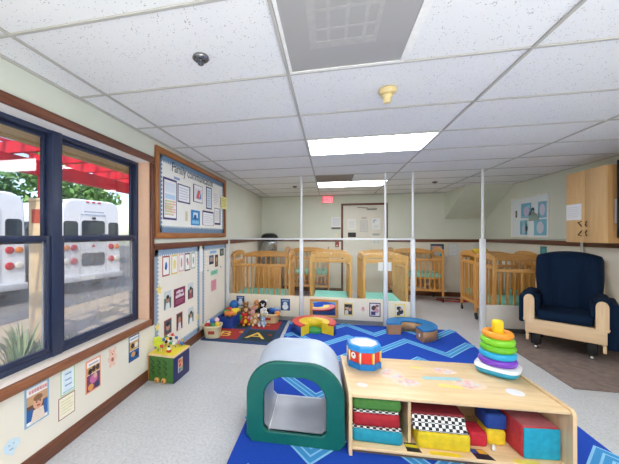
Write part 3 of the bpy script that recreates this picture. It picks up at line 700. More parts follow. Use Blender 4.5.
snow = [(rect(.05, .04, .95, .96), '#2a4a80'), (ell(.5, .3, .32, .24), '#e3e8ee'), (ell(.5, .58, .22, .16), '#cfd8e3'), (rect(.15, .78, .85, .9), '#8ea6cc')]
kp('story_card', 'navy and white picture card left of the plush toys', 'picture', -1.52, -1.385, .2, .36, '#203a66', snow)
kp('story_card', 'navy and white picture card right of the toy basket', 'picture', -.78, -.63, .16, .345, '#203a66', snow)
kp('photo_card', 'yellow edged photo right of the wall mirror', 'photograph', .2, .335, .13, .325, '#e9cf78', [(rect(.08, .1, .92, .9), '#3e3a44'), (ell(.36, .6, .2, .14), '#caa08a'), (ell(.7, .5, .18, .14), '#c29680'), (rect(.15, .12, .5, .42), '#d6d2cc'), (ell(.36, .76, .2, .09), '#2a2226')])
kp('paper_flower', 'small pink flower drawing between two photos', 'drawing', .44, .53, .18, .30, '#ecdfd2', [(ell(.5, .65, .2, .16), '#d98c8c'), (ell(.35, .45, .16, .13), '#e3a5a2'), (ell(.65, .45, .16, .13), '#e3a5a2'), (rect(.46, .1, .54, .4), '#a8b08a')])
kp('photo_card', 'navy edged photo beside the gate', 'photograph', .575, .735, .135, .345, '#25305e', [(rect(.08, .07, .92, .93), '#dcd6dc'), (ell(.4, .62, .22, .18), '#5a3d3a'), (ell(.66, .45, .2, .18), '#c98f9a'), (rect(.15, .12, .55, .38), '#44406a'), (ell(.7, .78, .16, .1), '#8a5f5a')])
kp('photo_card', 'bright yellow edged photo on the gate', 'photograph', .935, 1.08, .15, .345, '#ecd254', [(rect(.1, .1, .9, .92), '#d9d4d2'), (ell(.4, .66, .22, .15), '#33282a'), (ell(.58, .42, .25, .2), '#262c44'), (rect(.2, .12, .5, .4), '#3a3a40'), (ell(.6, .6, .14, .1), '#c79a86')])
tag(mb(PAPER).box(0, .19, 0, .13, -.0005, .0005).build('white_card', matrix=frame_at('front', (.71, YP+.0288, .825))), 'white card behind the glass beside the gate post', 'card')
mr = empty('wall_mirror', 'low wood framed play mirror on the partition kick panel', 'mirror', (-.315, YK, .085))
MWd, MH = .435, .28
q = mb(OAKX)
for bx in ((0, MWd, 0, .035), (0, MWd, MH-.035, MH), (0, .042, .035, MH-.035), (MWd-.042, MWd, .035, MH-.035)): q.box(bx[0], bx[1], -.02, 0, bx[2], bx[3], bev=.003)
q.build('frame', mr)
mb(M('#f0f0f2', .03, .0, metal=1)).box(.042, MWd-.042, -.008, -.001, .035, MH-.035).build('mirror_glass', mr)

# ================================================================== CRIBS
def arch(x0, x1, z0, rise, th, n=14):
    lo, hi = [], []
    for i in range(n+1):
        t = i/n; x = x0+(x1-x0)*t; e = 1-abs(2*t-1)**2.6
        hi.append((x, z0+th+rise*e)); lo.append((x, z0+rise*e*.55))
    return lo, hi
def crib(label, loc, rz=0, L=.96, W=.62, style='slat', mz=.30, w1=OAK, w1x=OAKX, front=.88):
    o = empty('baby_crib', label, 'crib', loc, rz, 'wooden cribs behind the partition')
    P = .042
    clear = glass('crib_acrylic', (.97, .98, .97), .02)
    for x in (0, L-.035):
        q = mb(w1)
        for y in (0, W-P): q.box(x, x+.035, y, y+P, .11, 1.0, bev=.006)
        lo, hi = arch(0, W, .985, .055, .055)
        q.strip_prism(lo, hi, x, x+.035, axis='x', side_in=w1, side_out=w1)
        q.box(x+.006, x+.029, P, W-P, .2, .255, bev=.004)
        if style == 'slat':
            q.box(x+.006, x+.029, P, W-P, .87, .925, bev=.006)
            n = 6
            for i in range(n):
                y = P+.03+(W-2*P-.06)*i/(n-1); q.box(x+.010, x+.026, y-.013, y+.013, .2555, .8695)
        else:
            q.box(x+.004, x+.031, P-.001, W-P+.001, .93, .988, bev=.004)
        ep = q.build('end_panel', o)
        if style == 'clear': mb(clear).box(x+.015, x+.019, P, W-P, .256, .93).build('clear_panel', ep)
    for y, zt, bk in ((.004, front, 0), (W-.034, 1.0, 1)):
        q = mb(w1x)
        q.box(.0355, L-.0355, y, y+.03, zt-.045, zt, bev=.006).box(.0355, L-.0355, y+.004, y+.026, .22, .265, bev=.004)
        if bk:
            lo, hi = arch(.036, L-.036, zt-.002, .06, .012)
            q.strip_prism([(a, zt-.004) for a, b in lo], hi, y+.003, y+.027, axis='y', side_in=w1x, side_out=w1x)
        q.use(w1)
        n = 10
        for i in range(n):
            x = .085+(L-.17)*i/(n-1); q.box(x-.011, x+.011, y+.008, y+.022, .2655, zt-.0455)
        q.build('back_rail' if bk else 'drop_rail', o)
    mb(w1x).box(.036, L-.036, .036, W-.036, mz-.03-.09, mz-.09).build('mattress_board', o)
    mb(AQUA).box(.042, L-.042, .042, W-.042, mz-.089, mz, bev=.022, seg=3).build('mattress', o)
    for x in (.018, L-.018):
        for y in (.021, W-.021):
            q = mb(M('#2b2a2a', .4)); q.lathe([(.012, .045), (.012, .109)], (x, y, 0), 10); q.lathe([(.032, -.012), (.036, -.008), (.036, .008), (.032, .012)], (x, y, .036), 16, axis='x'); q.build('caster', o)
    return o
crib('oak crib with slotted slatted ends in the left corner behind the glass', (-1.63, 4.885, 0), L=.99, W=.62, mz=.38)
crib('honey wood crib with a clear end and aqua mattress seen end on left of centre', (.335, 4.87, 0), R(90), L=.98, W=.66, style='clear', mz=.315, w1=PINE, w1x=wood('#d8a050', '#eab96e', .35, 0))
crib('honey wood crib with a clear end directly behind the partition gate', (1.155, 4.87, 0), R(90), L=.98, W=.66, style='clear', mz=.315, w1=PINE, w1x=wood('#d8a050', '#eab96e', .35, 0))
crib('crib with raised aqua mattress against the back wall under the navy poster', (1.28, 6.62, 0), mz=.58)
crib('far crib against the back wall seen through the first clear ended crib', (-.98, 6.62, 0), mz=.58)
crib('crib standing at the right wall behind the nearer crib, slatted end towards the entrance', (2.36, 5.60, 0), L=.90, W=.58, mz=.40)
crib('crib right behind the short partition beside the glider', (2.29, 4.86, 0), L=.97, W=.60, mz=.42)
# yellow cloth over the far right crib
q = mb(M('#e3bd3c', .9, .1, 30, .3, 200)); q.strip_prism([(6.105, .93), (6.105, 1.075), (6.145, 1.11), (6.19, 1.075), (6.19, .88)], [(6.098, .93), (6.098, 1.082), (6.145, 1.118), (6.197, 1.082), (6.197, .88)], 2.55, 2.78, axis='x')
tag(q.build('cloth'), 'yellow cloth draped over the back rail of a right wall crib', 'cloth')
# steel bin with black lid on a low cabinet in the far left corner
lc = empty('storage_cabinet', 'low wooden cabinet in the far left corner behind the oak crib', 'cabinet', (-1.63, 6.64, 0))
mb(OAK).box(0, .5, 0, .62, .06, .66, bev=.005).build('body', lc); mb(OAKX).box(.01, .245, -.018, -.0005, .08, .64, bev=.003).build('door', lc); mb(OAKX).box(.255, .49, -.018, -.0005, .08, .64, bev=.003).build('door', lc); mb(BLACK).box(.02, .48, .03, .6, 0, .0595).build('plinth', lc)
tb = empty('waste_bin', 'round steel bin with a black lid in the far left corner', 'bin', (-1.40, 6.93, .66))
mb(M('#a9acb0', .25, .1, 6, metal=.85)).lathe([(.16, 0), (.175, .02), (.185, .5), (.188, .58)], seg=32).build('body', tb)
mb(M('#1e2226', .4)).lathe([(.195, .56), (.2, .6), (.2, .66), (.17, .71), (.1, .74), (.0, .745)], seg=32).build('lid', tb)
pts = [(2.46+.16*math.cos(a*.55)*(1+.05*a), 6.85+.14*math.sin(a*.55), .012+.004*(a % 3)) for a in range(26)]
tag(mb(M('#b8382f', .6)).tube(pts, .011, 8).build('cord'), 'red cord lying coiled on the floor by the back wall', 'cord')

# ================================================================== GLIDER CHAIR
ch = empty('glider_chair', 'wide birch glider chair with navy cushions and arm pads', 'chair', (2.29, 4.21, 0), R(-34))
Wc = .70
def rounded(x0, x1, z0, z1, r, n=8):
    p = [(x0, z0), (x1, z0)]
    cx = (x0+x1)/2; rx = (x1-x0)/2
    return p + [(cx+rx*math.cos(math.pi*i/n), z1-r+r*math.sin(math.pi*i/n)) for i in range(n+1)]
for x0 in (.005, Wc-.105):
    q = mb(BIRCHZ); q.prism(rounded(x0, x0+.098, .335, .655, .06), 0, .028, axis='y', smooth=False)
    q.use(BIRCH).box(x0+.035, x0+.075, .0285, .56, .56, .60, bev=.004).box(x0+.035, x0+.075, .53, .57, .25, .56, bev=.004)
    q.build('arm', ch)
NF = NAVYFAB
for x0, s in ((-.015, -1), (Wc-.115, 1)):
    q = mb(NF); q.box(x0, x0+.13, .032, .56, .58, .675, bev=.04, seg=3)
    xa = x0-.03 if s < 0 else x0+.085
    q.box(xa, xa+(.055 if s < 0 else .10), .04, .58, .30 if s < 0 else .14, .635, bev=.025, seg=3)
    if s < 0: q.box(x0+.10, x0+.155, .05, .5, .44, .62, bev=.025, seg=3)
    else: q.box(x0-.025, x0+.03, .05, .5, .44, .62, bev=.025, seg=3)
    q.build('arm_pad', ch)
def cushion(x0, x1, y0, y1, z0, z1, m, bev, puff=.0, channels=0, T=None):
    b2 = bmesh.new(); bmesh.ops.create_cube(b2, size=1)
    bmesh.ops.subdivide_edges(b2, edges=b2.edges[:], cuts=9, use_grid_fill=True)
    return b2
# seat cushion
q = mb(NF); q.box(.108, Wc-.112, .012, .52, .36, .475, bev=.045, seg=4); q.build('seat_cushion', ch)
# back cushion: arched top, three soft bolsters, leaning back
def back_grid():
    nx, nz = 28, 22
    q = mb(NF)
    q.T = Matrix.Translation((.03, .52, .405)) @ Matrix.Rotation(R(-13), 4, 'X')
    W = .615; x0 = (Wc-W)/2
    def P(i, k, f):
        u = i/nx; v = k/nz
        top = .715 + .06*(1-abs(2*u-1)**2.2)
        wd = W*(.90+.10*min(1, v*1.7)) if v < .9 else W*(1-.06*((v-.9)/.1)**2)
        x = x0 + W/2 + (u-.5)*wd; z = v*top
        edge = min(u, 1-u)*9; ez = min(v+.1, 1-v)*9
        e = min(1, edge)**.5 * min(1, ez)**.5
        bol = 0
        for c in (.28, .72):
            cc = c + (.10 if c < .5 else -.10)*0 + (-.10 if c < .5 else .10)*max(0, v-.62)*2.2
            d = abs(u-cc); bol -= .030*math.exp(-(d/.022)**2)*(1 if v < .80 else max(0, 1-(v-.80)*9))
        for c2 in ((.0, .22), (.78, 1.0)):
            if c2[0] < u < c2[1]: bol += .014*math.sin(math.pi*(u-c2[0])/.22)
        bol += .012*math.sin(math.pi*min(1, max(0, (u-.28)/.44)))
        y = (-.055*e - bol*e) if f == 0 else .045*e
        return (x, y, z)
    for f in (0, 1):
        g = [[q.v(P(i, k, f)) for k in range(nz+1)] for i in range(nx+1)]
        for i in range(nx):
            for k in range(nz): q.face([g[i][k], g[i+1][k], g[i+1][k+1], g[i][k+1]], True)
    return q
bq = back_grid(); bm_ = bq.bm; bmesh.ops.remove_doubles(bm_, verts=bm_.verts[:], dist=.0015)
bo = bq.build('backrest_cushion', ch)
TB = Matrix.Translation((.03, .52, .405)) @ Matrix.Rotation(R(-13), 4, 'X')
q = mb(BIRCHZ); q.T = TB
q.box(.042, .066, .0, .075, -.1, .66, bev=.008).box(Wc-.066, Wc-.042, .0, .075, -.1, .66, bev=.008)
lo, hi = arch(.045, Wc-.045, .635, .06, .05); q.strip_prism(lo, hi, .046, .07, axis='y', side_in=BIRCH, side_out=BIRCH)
q.box(.066, Wc-.066, .05, .07, .0, .06, bev=.004)
q.build('back_frame', ch)
q = mb(BIRCH); q.box(.02, Wc-.02, .006, .03, .195, .348, bev=.005); q.box(.0, Wc, .001, .05, .3485, .362, bev=.004); q.build('front_apron', ch)
q = mb(BIRCHZ); q.box(.03, .055, .031, .54, .18, .3, bev=.004).box(Wc-.055, Wc-.03, .031, .54, .18, .3, bev=.004).box(.03, Wc-.03, .535, .56, .18, .3, bev=.004)
q.box(Wc-.05, Wc-.022, .032, .07, .10, .18, bev=.004).box(.022, .05, .032, .07, .10, .18, bev=.004); q.build('base_frame', ch)
for x in (.11, Wc-.13):
    for y in (.10, .46):
        q = mb(M('#1b1b1d', .5)); q.box(x-.045, x+.045, y-.035, y+.06, .055, .179, bev=.012); q.lathe([(.02, -.02), (.03, -.016), (.03, .016), (.02, .02)], (x, y-.012, .031), 16, axis='x')
        q.use(M('#d8d4cc', .4)).ball((x, y-.047, .03), .014, 10, 6); q.build('caster', ch)

# ================================================================== RUGS
def band(q, pts, w, z0, z1):
    """flat zigzag ribbon of width w following pts"""
    n = len(pts); L, Rr = [], []
    for i in range(n):
        a = Vector(pts[max(i-1, 0)]); b = Vector(pts[min(i+1, n-1)]); p = Vector(pts[i])
        if 0 < i < n-1:
            d1 = (p-a).normalized(); d2 = (b-p).normalized(); t = (d1+d2).normalized(); nn = Vector((-t.y, t.x)); s_ = 1/max(.5, nn.dot(Vector((-d1.y, d1.x))))
        else:
            d = (b-a).normalized(); nn = Vector((-d.y, d.x)); s_ = 1
        L.append(tuple(p+nn*w/2*s_)); Rr.append(tuple(p-nn*w/2*s_))
    for i in range(n-1):
        q.poly([(*L[i], z1), (*L[i+1], z1), (*Rr[i+1], z1), (*Rr[i], z1)])
RX0, RX1, RY0, RY1 = -.61, 1.72, .75, 4.72
CB = M('#1447b4', .95, .14, 120, .3, 400); CL = M('#3f93cf', .95, .1, 120, .3, 400); CLL = M('#8cc8ea', .95, .08, 120, .3, 400)
q = mb(CB); q.prism([(RX0, RY0), (RX1, RY0), (RX1, RY1-.06), (RX1-.06, RY1), (RX0+.06, RY1), (RX0, RY1-.06)], .0004, .009)
def clipx(pts):
    out = []
    for a, b in zip(pts, pts[1:]):
        for (p, qq) in ((a, b),):
            x0, x1 = p[0], qq[0]
            lo, hi = max(x0, RX0+.01), min(x1, RX1-.01)
            if lo >= hi: continue
            f = lambda x: (x, p[1]+(qq[1]-p[1])*(x-x0)/(x1-x0))
            if not out: out.append(f(lo))
            out.append(f(hi))
    return out
for vy in (4.29, 3.74, 3.15, 2.53, 1.86, 1.25):
    pts = []
    xv = .59-.715*3
    while xv < RX1+1:
        pts += [(xv, vy), (xv+.3575, vy+.40)]; xv += .715
    pts = [p for p in clipx(pts) if p[1] < RY1-.02]
    if vy+.4 > RY1: pass
    band(q.use(CLL), pts, .105, 0, .0096); band(q.use(CL), pts, .078, 0, .0102)
    band(q.use(CLL), pts, .012, 0, .0106)
tag(q.build('area_rug'), 'bright blue rug with pale blue zigzag lines on the floor', 'rug')
RT = .0108
# alphabet rug
AX0, AX1, AY0, AY1 = -1.655, -.66, 3.63, 4.735
RB = M('#2c4368', .95, .15, 120, .3, 400); RRD = M('#a83430', .95, .14, 120, .3, 400); RGN = M('#26363a', .95, .14, 120, .3, 400); RYL = M('#e6bf55', .9, .1, 100)
q = mb(RB); q.box(AX0, AX1, AY0, AY1, .0004, .008)
mx_, my_ = (AX0+AX1)/2-.01, (AY0+AY1)/2
for i, (x0, x1) in enumerate(((AX0+.08, mx_-.03), (mx_+.03, AX1-.08))):
    for j, (y0, y1) in enumerate(((AY0+.1, my_-.03), (my_+.03, AY1-.09))):
        q.use(RRD if (i+j) % 2 == 0 else RGN).poly([(x0, y0, .0086), (x1, y0, .0086), (x1, y1, .0086), (x0, y1, .0086)])
q.use(RYL)
def flat(pts): q.poly([(x, y, .0093) for x, y in pts])
ar = tag(q.build('alphabet_rug'), 'small navy rug with red and green squares and yellow letters', 'rug')
for ltr, x, y, sz, mm, dx in (('A', -.98, 3.92, .34, RYL, 1.2), ('B', -1.42, 3.92, .28, RYL, 1.2), ('a', -1.22, 4.05, .13, RYL, 1.2), ('C', -.96, 4.46, .2, RYL, 1.2), ('D', -1.38, 4.46, .2, RYL, 1.2), ('a', -.80, 4.0, .12, RRD, 1.2), ('d', -1.18, 4.40, .14, RRD, 1.2)):
    text_mesh('rug_letter', ltr, sz, mm, Matrix.Translation((x, y, .0088)), ar, .0006, sx=dx)

# ================================================================== FOAM TUNNEL, FOAM RINGS
tu = empty('foam_tunnel', 'grey vinyl play tunnel with a teal arch front on the blue rug', 'play tunnel', (-.232, 1.925, RT), R(2))
TW, TH, TL, TT = .635, .535, .48, .115
def arch_out(hw, h, r, n=10, z0=0, bot=.0):
    p = [(-hw, z0)]
    p += [(-hw+r-r*math.cos(math.pi/2*i/n), h-r+r*math.sin(math.pi/2*i/n)) for i in range(n+1)]
    p += [(hw-r+r*math.sin(math.pi/2*i/n), h-r+r*math.cos(math.pi/2*i/n)) for i in range(n+1)]
    p += [(hw, z0)]
    return p
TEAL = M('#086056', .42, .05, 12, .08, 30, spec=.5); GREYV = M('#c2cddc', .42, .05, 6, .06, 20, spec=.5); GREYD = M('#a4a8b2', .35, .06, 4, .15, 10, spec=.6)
def oloop(d=0):
    a = arch_out(TW/2-d, TH-d, .22-d*.5, z0=.035+d*.0)
    a = [(-TW/2+.035, d)] + [(-TW/2+d, .035)] + a[1:-1] + [(TW/2-d, .035), (TW/2-.035, d)]
    return a
outer_l = oloop()
inner_l = arch_out(TW/2-TT+.0, TH-.098, .15, z0=.085)
inner_l = [(inner_l[0][0]+.03, .075), (inner_l[0][0], .105)] + inner_l[1:-1] + [(inner_l[-1][0], .105), (inner_l[-1][0]-.03, .075)]
def band_loop(q, o, i, y): 
    n = len(o)
    for k in range(n): q.poly([(o[k][0], y, o[k][1]), (o[(k+1) % n][0], y, o[(k+1) % n][1]), (i[(k+1) % n][0], y, i[(k+1) % n][1]), (i[k][0], y, i[k][1])])
def wall_loop(q, l, y0, y1, l2=None):
    n = len(l); l2 = l2 or l
    a = [q.v((x, y0, z)) for x, z in l]; b = [q.v((x, y1, z)) for x, z in l2]
    for k in range(n): q.face([a[k], a[(k+1) % n], b[(k+1) % n], b[k]], True)
sh = lambda l, d: [(x*(1-d/.3), z) if False else (x-(d if x > 0 else -d) if abs(x) > .02 else x, z-(d if z > .3 else -d*.5)) for x, z in l]
for y0, nm in ((0, 'front_arch'), (TL-.035, 'back_arch')):
    q = mb(TEAL if y0 == 0 else GREYV)
    o1 = sh(outer_l, .008); i1 = [(x+(.006 if x > 0 else -.006), z+(.006 if z > .3 else -.004)) for x, z in inner_l]
    band_loop(q, o1, i1, y0); band_loop(q, o1, i1, y0+.035)
    wall_loop(q, o1, y0, y0+.01, outer_l); wall_loop(q, outer_l, y0+.01, y0+.026); wall_loop(q, outer_l, y0+.026, y0+.035, o1)
    wall_loop(q, i1, y0, y0+.008, inner_l); wall_loop(q, inner_l, y0+.008, y0+.035, i1)
    q.build(nm, tu)
q = mb(GREYV); o2 = sh(outer_l, .004); wall_loop(q, o2, .034, TL-.034); q.build('outer_cover', tu)
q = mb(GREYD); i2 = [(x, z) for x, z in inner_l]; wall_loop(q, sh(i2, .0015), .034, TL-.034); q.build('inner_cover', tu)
q = mb(M('#e3e6ea', .4)); q.tube([(-TW/2+TT+.035, .02, .0785), (-TW/2+TT+.035, TL-.02, .0785)], .003, 6).build('seam', tu)

def arc(cx, cy, r, a0, a1, n=26): return [(cx+r*math.cos(R(a0+(a1-a0)*i/n)), cy+r*math.sin(R(a0+(a1-a0)*i/n))) for i in range(n+1)]
def foam(label, loc, r0, r1, a0, a1, h, top, inn, out, ends):
    o = empty('foam_ring', label, 'foam seat', loc)
    V = lambda c: M(c, .45, .05, 14, .1, 30, spec=.5)
    q = mb(V(top)); q.strip_prism(arc(0, 0, r0, a0, a1), arc(0, 0, r1, a0, a1), h-.022, h, side_in=V(top), side_out=V(top), ends=V(top)); q.build('top_cover', o)
    q = mb(V(out)); q.strip_prism(arc(0, 0, r0+.003, a0, a1), arc(0, 0, r1-.003, a0, a1), 0, h-.0225, side_in=V(inn), side_out=V(out), ends=V(ends)); q.build('body', o)
    return o, V
fo, V = foam('red topped foam ring with yellow inside and navy outside on the blue rug', (-.225, 4.27, RT), .213, .305, -28, 238, .145, '#d9413f', '#e9c72e', '#1f3f86', '#f0cf25')
q = mb(V('#2f9a5b')); q.prism(arc(0, 0, .115, 0, 345, 24), 0, .03); q.build('green_base', fo)
q = mb(V('#f0cf25')); q.strip_prism(arc(0, 0, .118, -28, 238), arc(0, 0, .2125, -28, 238), 0, .143, side_in=V('#e9c72e'), side_out=V('#f0cf25'), ends=V('#f0cf25')); q.build('yellow_lining', fo)
fs, V = foam('blue topped foam crescent with tan sides by the partition gate', (1.075, 4.40, RT), .135, .315, -78, 192, .155, '#1f7fc0', '#b58c62', '#b08560', '#b08560')
q = mb(WHITE); q.T = Matrix.Rotation(R(-78), 4, 'Z'); q.box(.225, .24, -.012, -.0005, .045, .09, bev=.003); q.build('pull_tab', fs)

# ================================================================== LOW SHELF WITH BLOCKS
SX, SY, SA = .108, 1.915, R(3)
shf = empty('toy_shelf', 'low maple two sided toy shelf in the foreground on the blue rug', 'shelf', (SX, SY, RT), SA)
SW, SD, SH = 1.225, .62, .378
def side_outline(d, h, r=.035, n=6):
    p = [(0, 0), (d, 0)]
    p += [(d-r+r*math.cos(math.pi/2*i/n), h-r+r*math.sin(math.pi/2*i/n)) for i in range(n+1)]
    p += [(r-r*math.sin(math.pi/2*i/n), h-r+r*math.cos(math.pi/2*i/n)) for i in range(n+1)]
    return p
for x in (0, SW-.02):
    q = mb(MAPLEZ); q.prism(side_outline(SD, SH+.006), x, x+.02, axis='x'); q.build('side_panel', shf)
mb(MAPLE).box(.0205, SW-.0205, .012, SD-.008, SH-.025, SH-.005, bev=.004).build('top_panel', shf)
mb(MAPLE).box(.0205, SW-.0205, .012, SD-.012, .03, .05, bev=.004).build('bottom_panel', shf)
mb(MAPLE).box(.0205, SW-.0205, SD-.16, SD-.145, .0505, SH-.0255).build('back_panel', shf)
mb(MAPLEZ).box(.372, .39, .10, SD-.1605, .0505, SH-.0255).build('divider', shf)
mb(M('#6e5a48', .8)).box(.03, SW-.03, .04, SD-.04, 0, .0295).build('plinth', shf)
_sn = [0]
def sticker(name, pts, c, z, n=1):
    _sn[0] += 1; n = 1+.12*_sn[0]
    q = mb(M(c, .35, .06, 60) if isinstance(c, str) else c); q.prism(pts, z, z+.0008*n); return q.build(name, shf)
ZT = SH-.005
for i, (cx, cy, rx, ry) in enumerate(((.33, .33, .085, .09), (.40, .22, .09, .06), (.72, .44, .08, .05), (.80, .26, .10, .075))):
    o = sticker('clear_tape', ell(cx, cy, rx, ry), '#e6ccb0', ZT)
    q = mb(M('#e2b3b4', .5))
    rr = random.Random(i)
    for k in range(9):
        a = rr.random()*6.28; d = math.sqrt(rr.random())*.7
        x, y = cx+rx*d*math.cos(a), cy+ry*d*math.sin(a)
        q.prism(ell(x, y, .012+.008*rr.random(), .008+.006*rr.random(), 8), ZT+.0004, ZT+.0020+.00005*k)
    q.use(M('#d4d4dc', .5))
    for k in range(5):
        a = rr.random()*6.28; d = math.sqrt(rr.random())*.75
        x, y = cx+rx*d*math.cos(a), cy+ry*d*math.sin(a)
        q.prism(ell(x, y, .014, .009, 8), ZT+.0004, ZT+.0026+.00005*k)
    q.build('faded_print', o)
sticker('blue_sticker', [(.53, .285), (.78, .30), (.775, .345), (.525, .325)], '#9fcbd0', ZT, 1)
sticker('yellow_sticker', [(.50, .455), (.57, .45), (.57, .48), (.50, .485)], '#ecd77a', ZT)
sticker('yellow_sticker', [(.59, .2), (.73, .18), (.73, .215), (.6, .235)], '#ecd77a', ZT)
sticker('yellow_sticker', [(.98, .44), (1.07, .45), (1.07, .475), (.98, .465)], '#ecd77a', ZT)
sticker('white_sticker', ell(.10, .14, .035, .03), '#ece2da', ZT)
sticker('white_sticker', ell(1.03, .19, .05, .045), '#e9e6ea', ZT)
ZB = .05
q = mb(M('#25272a', .4)); q.prism([(.345, .02), (.43, .02), (.415, .10), (.345, .10)], ZB, ZB+.0006); o = q.build('shelf_label', shf)
q = mb(M('#d9c92c', .4)); q.prism([(.347, .06), (.421, .056), (.417, .082), (.347, .086)], ZB+.0006, ZB+.001); q.build('yellow_stripe', o)
q = mb(M('#e6c934', .4)); q.prism([(.475, .014), (.65, .014), (.64, .045), (.475, .045)], ZB, ZB+.0006); q.build('shelf_label', shf)
q = mb(M('#23263a', .4)); q.prism([(.73, .018), (.83, .018), (.80, .105), (.72, .105)], ZB, ZB+.0006); o = q.build('shelf_label', shf)
q = mb(M('#2f55a8', .4)); q.prism([(.725, .065), (.76, .065), (.755, .1), (.723, .1)], ZB+.0006, ZB+.001); q.use(M('#e6b63a', .4)).prism([(.765, .065), (.81, .065), (.80, .1), (.76, .1)], ZB+.0006, ZB+.001); q.build('picture_squares', o)
q = mb(M('#e6d25a', .4)); q.prism([(.93, .018), (1.07, .018), (1.06, .05), (.93, .05)], ZB, ZB+.0006); q.build('shelf_label', shf)

MS = Matrix.Translation((SX, SY, RT)) @ Matrix.Rotation(SA, 4, 'Z')
def inshelf(x, y, z): return MS @ Vector((x, y, z))
def soft(name, label, cat, x0, x1, y0, y1, z0, z1, layers, bev=.02, rz=0, group=None):
    """a soft block in the shelf; layers = (zfrac0, zfrac1, material)"""
    p = inshelf((x0+x1)/2, (y0+y1)/2, z0)
    o = empty(name, label, cat, p, SA+rz, group)
    w, d, h = (x1-x0)/2, (y1-y0)/2, z1-z0
    for i, (a, c, m, nm) in enumerate(layers):
        mb(m).box(-w, w, -d, d, a*h+(.0003 if i else 0), c*h, bev=min(bev, (c-a)*h*.45), seg=3).build(nm, o)
    return o
CK = checker('#e9e7e2', '#1b1b1d', 52)
FAB = lambda c: M(c, .75, .12, 30, .25, 60)
zb = ZB+.0004
g = 'soft blocks on the toy shelf'
def piped(label, x0, x1, y0, y1, z0, z1, c, rz=0):
    p = inshelf((x0+x1)/2, (y0+y1)/2, z0); o = empty('soft_cushion', label, 'soft block', p, SA+rz, g)
    w, d, h = (x1-x0)/2, (y1-y0)/2, z1-z0
    mb(FAB(c)).box(-w, w, -d, d, 0, h-.012, bev=.028, seg=4).build('cover', o)
    mb(CK).box(-w+.008, w-.008, -d+.008, d-.008, h-.0118, h, bev=.004).build('checkered_top', o)
    return o
piped('teal soft cushion at the bottom of the left stack', .025, .335, .045, .36, zb, .15, '#1f8fa6', R(-2))
piped('red soft cushion in the middle of the left stack', .025, .315, .05, .36, .1505, .25, '#a8232c', R(1))
piped('green soft cushion on top of the left stack', .028, .325, .055, .36, .2505, .345, '#4a8038', R(-1))
yb = empty('soft_block', 'yellow soft block with a checkered upper edge', 'soft block', inshelf(.565, .155, zb), SA, g)
mb(FAB('#d9bd22')).box(-.15, .15, -.105, .14, 0, .107, bev=.02, seg=4).build('cover', yb)
mb(CK).box(-.143, .143, -.098, .13, .1072, .12, bev=.004).build('checkered_top', yb)
wd = empty('soft_wedge', 'checkered soft wedge with a dark red top on the yellow block', 'soft block', inshelf(.54, .185, zb+.1205), SA, g)
q = mb(CK)
w = .15
P = [(-.135, 0), (.13, 0), (.13, .085), (-.105, .075)]
q.prism(P, -w, w, axis='x'); wq = q.build('checkered_cover', wd)
q = mb(FAB('#7a2027')); q.prism([(-.102, .0755), (.13, .0855), (.13, .10), (-.097, .088)], -w, w, axis='x'); q.build('red_top', wd)
soft('soft_cube', 'small red soft cube beside the checkered wedge', 'soft block', .735, .842, .12, .25, zb, .142, [(0, 1, FAB('#c02334'), 'cover')], group=g)
soft('soft_cube', 'small yellow soft cube under the blue cube', 'soft block', .852, .962, .15, .28, zb, .147, [(0, 1, FAB('#e3c22a'), 'cover')], group=g)
soft('soft_cube', 'navy blue soft cube resting on the yellow cube', 'soft block', .845, .967, .15, .30, .1475, .245, [(0, 1, FAB('#1d3f8c'), 'cover')], group=g)
tq = empty('soft_cube', 'large soft cube with a teal front and red sides', 'soft block', inshelf(1.09, .165, zb), SA+R(4), g)
hh = .103
q = mb(FAB('#c03a40')); q.box(-hh, hh, -hh+.012, hh+.06, 0, .185, bev=.012, seg=3); q.build('red_cover', tq)
q = mb(FAB('#1f9ab4')); q.box(-hh+.004, hh-.004, -hh, -hh+.0118, .004, .181, bev=.005, seg=3); q.build('teal_face', tq)
q = mb(FAB('#b06468')); q.box(-hh+.006, hh-.006, -hh+.016, hh+.054, .1852, .189, bev=.0015); q.build('top_face', tq)
p = inshelf(.865, .11, ZB+.0009); tag(mb(M('#d8d6d2', .4)).lathe([(.012, 0), (.014, .012), (.008, .03), (.003, .036)], seg=12).build('bottle_cap', loc=p), 'tiny white cone shaped cap in front of the yellow cube', 'cap')

# drum and stacking rings on the shelf
dz = RT+SH-.0048
dpos = inshelf(.16, .465, 0); dm = empty('toy_drum', 'red and blue eight sided toy drum on the shelf top', 'toy drum', (dpos.x, dpos.y, dz), R(4))
def octa(r0, z0, r1, z1): return [(r0, z0), (r1, z1)]
BLU = M('#1677c4', .35, .04, spec=.5); BLL = M('#2f93dd', .35, .04)
q = mb(BLU); q.lathe([(.112, 0), (.128, .004), (.128, .045), (.116, .047)], seg=8, smooth=False); q.build('lower_rim', dm)
q = mb(M('#d8372f', .35)); q.lathe([(.116, .0472), (.116, .128)], seg=8, smooth=False); q.build('shell', dm)
q = mb(BLL); q.lathe([(.116, .1282), (.128, .13), (.128, .162), (.122, .172), (.104, .173), (.104, .166)], seg=8, smooth=False); q.build('upper_rim', dm)
mb(M('#f1efee', .4)).lathe([(.1038, .166), (.1038, .1705), (.0, .1712)], seg=32).build('drum_head', dm)
for k in range(8):
    a = 2*math.pi*(k+.5)/8; q = mb(M('#e8b63c', .35)); x, y = .118*math.cos(a), .118*math.sin(a)
    q.tube([(x, y, .0475), (x, y, .1279)], .0075, 8); q.use(M('#f2ede2', .4)).tube([(x*1.045-y*.05, y*1.045+x*.05, .0475), (x*1.045-y*.05, y*1.045+x*.05, .1279)], .004, 6); q.build('corner_post', dm)
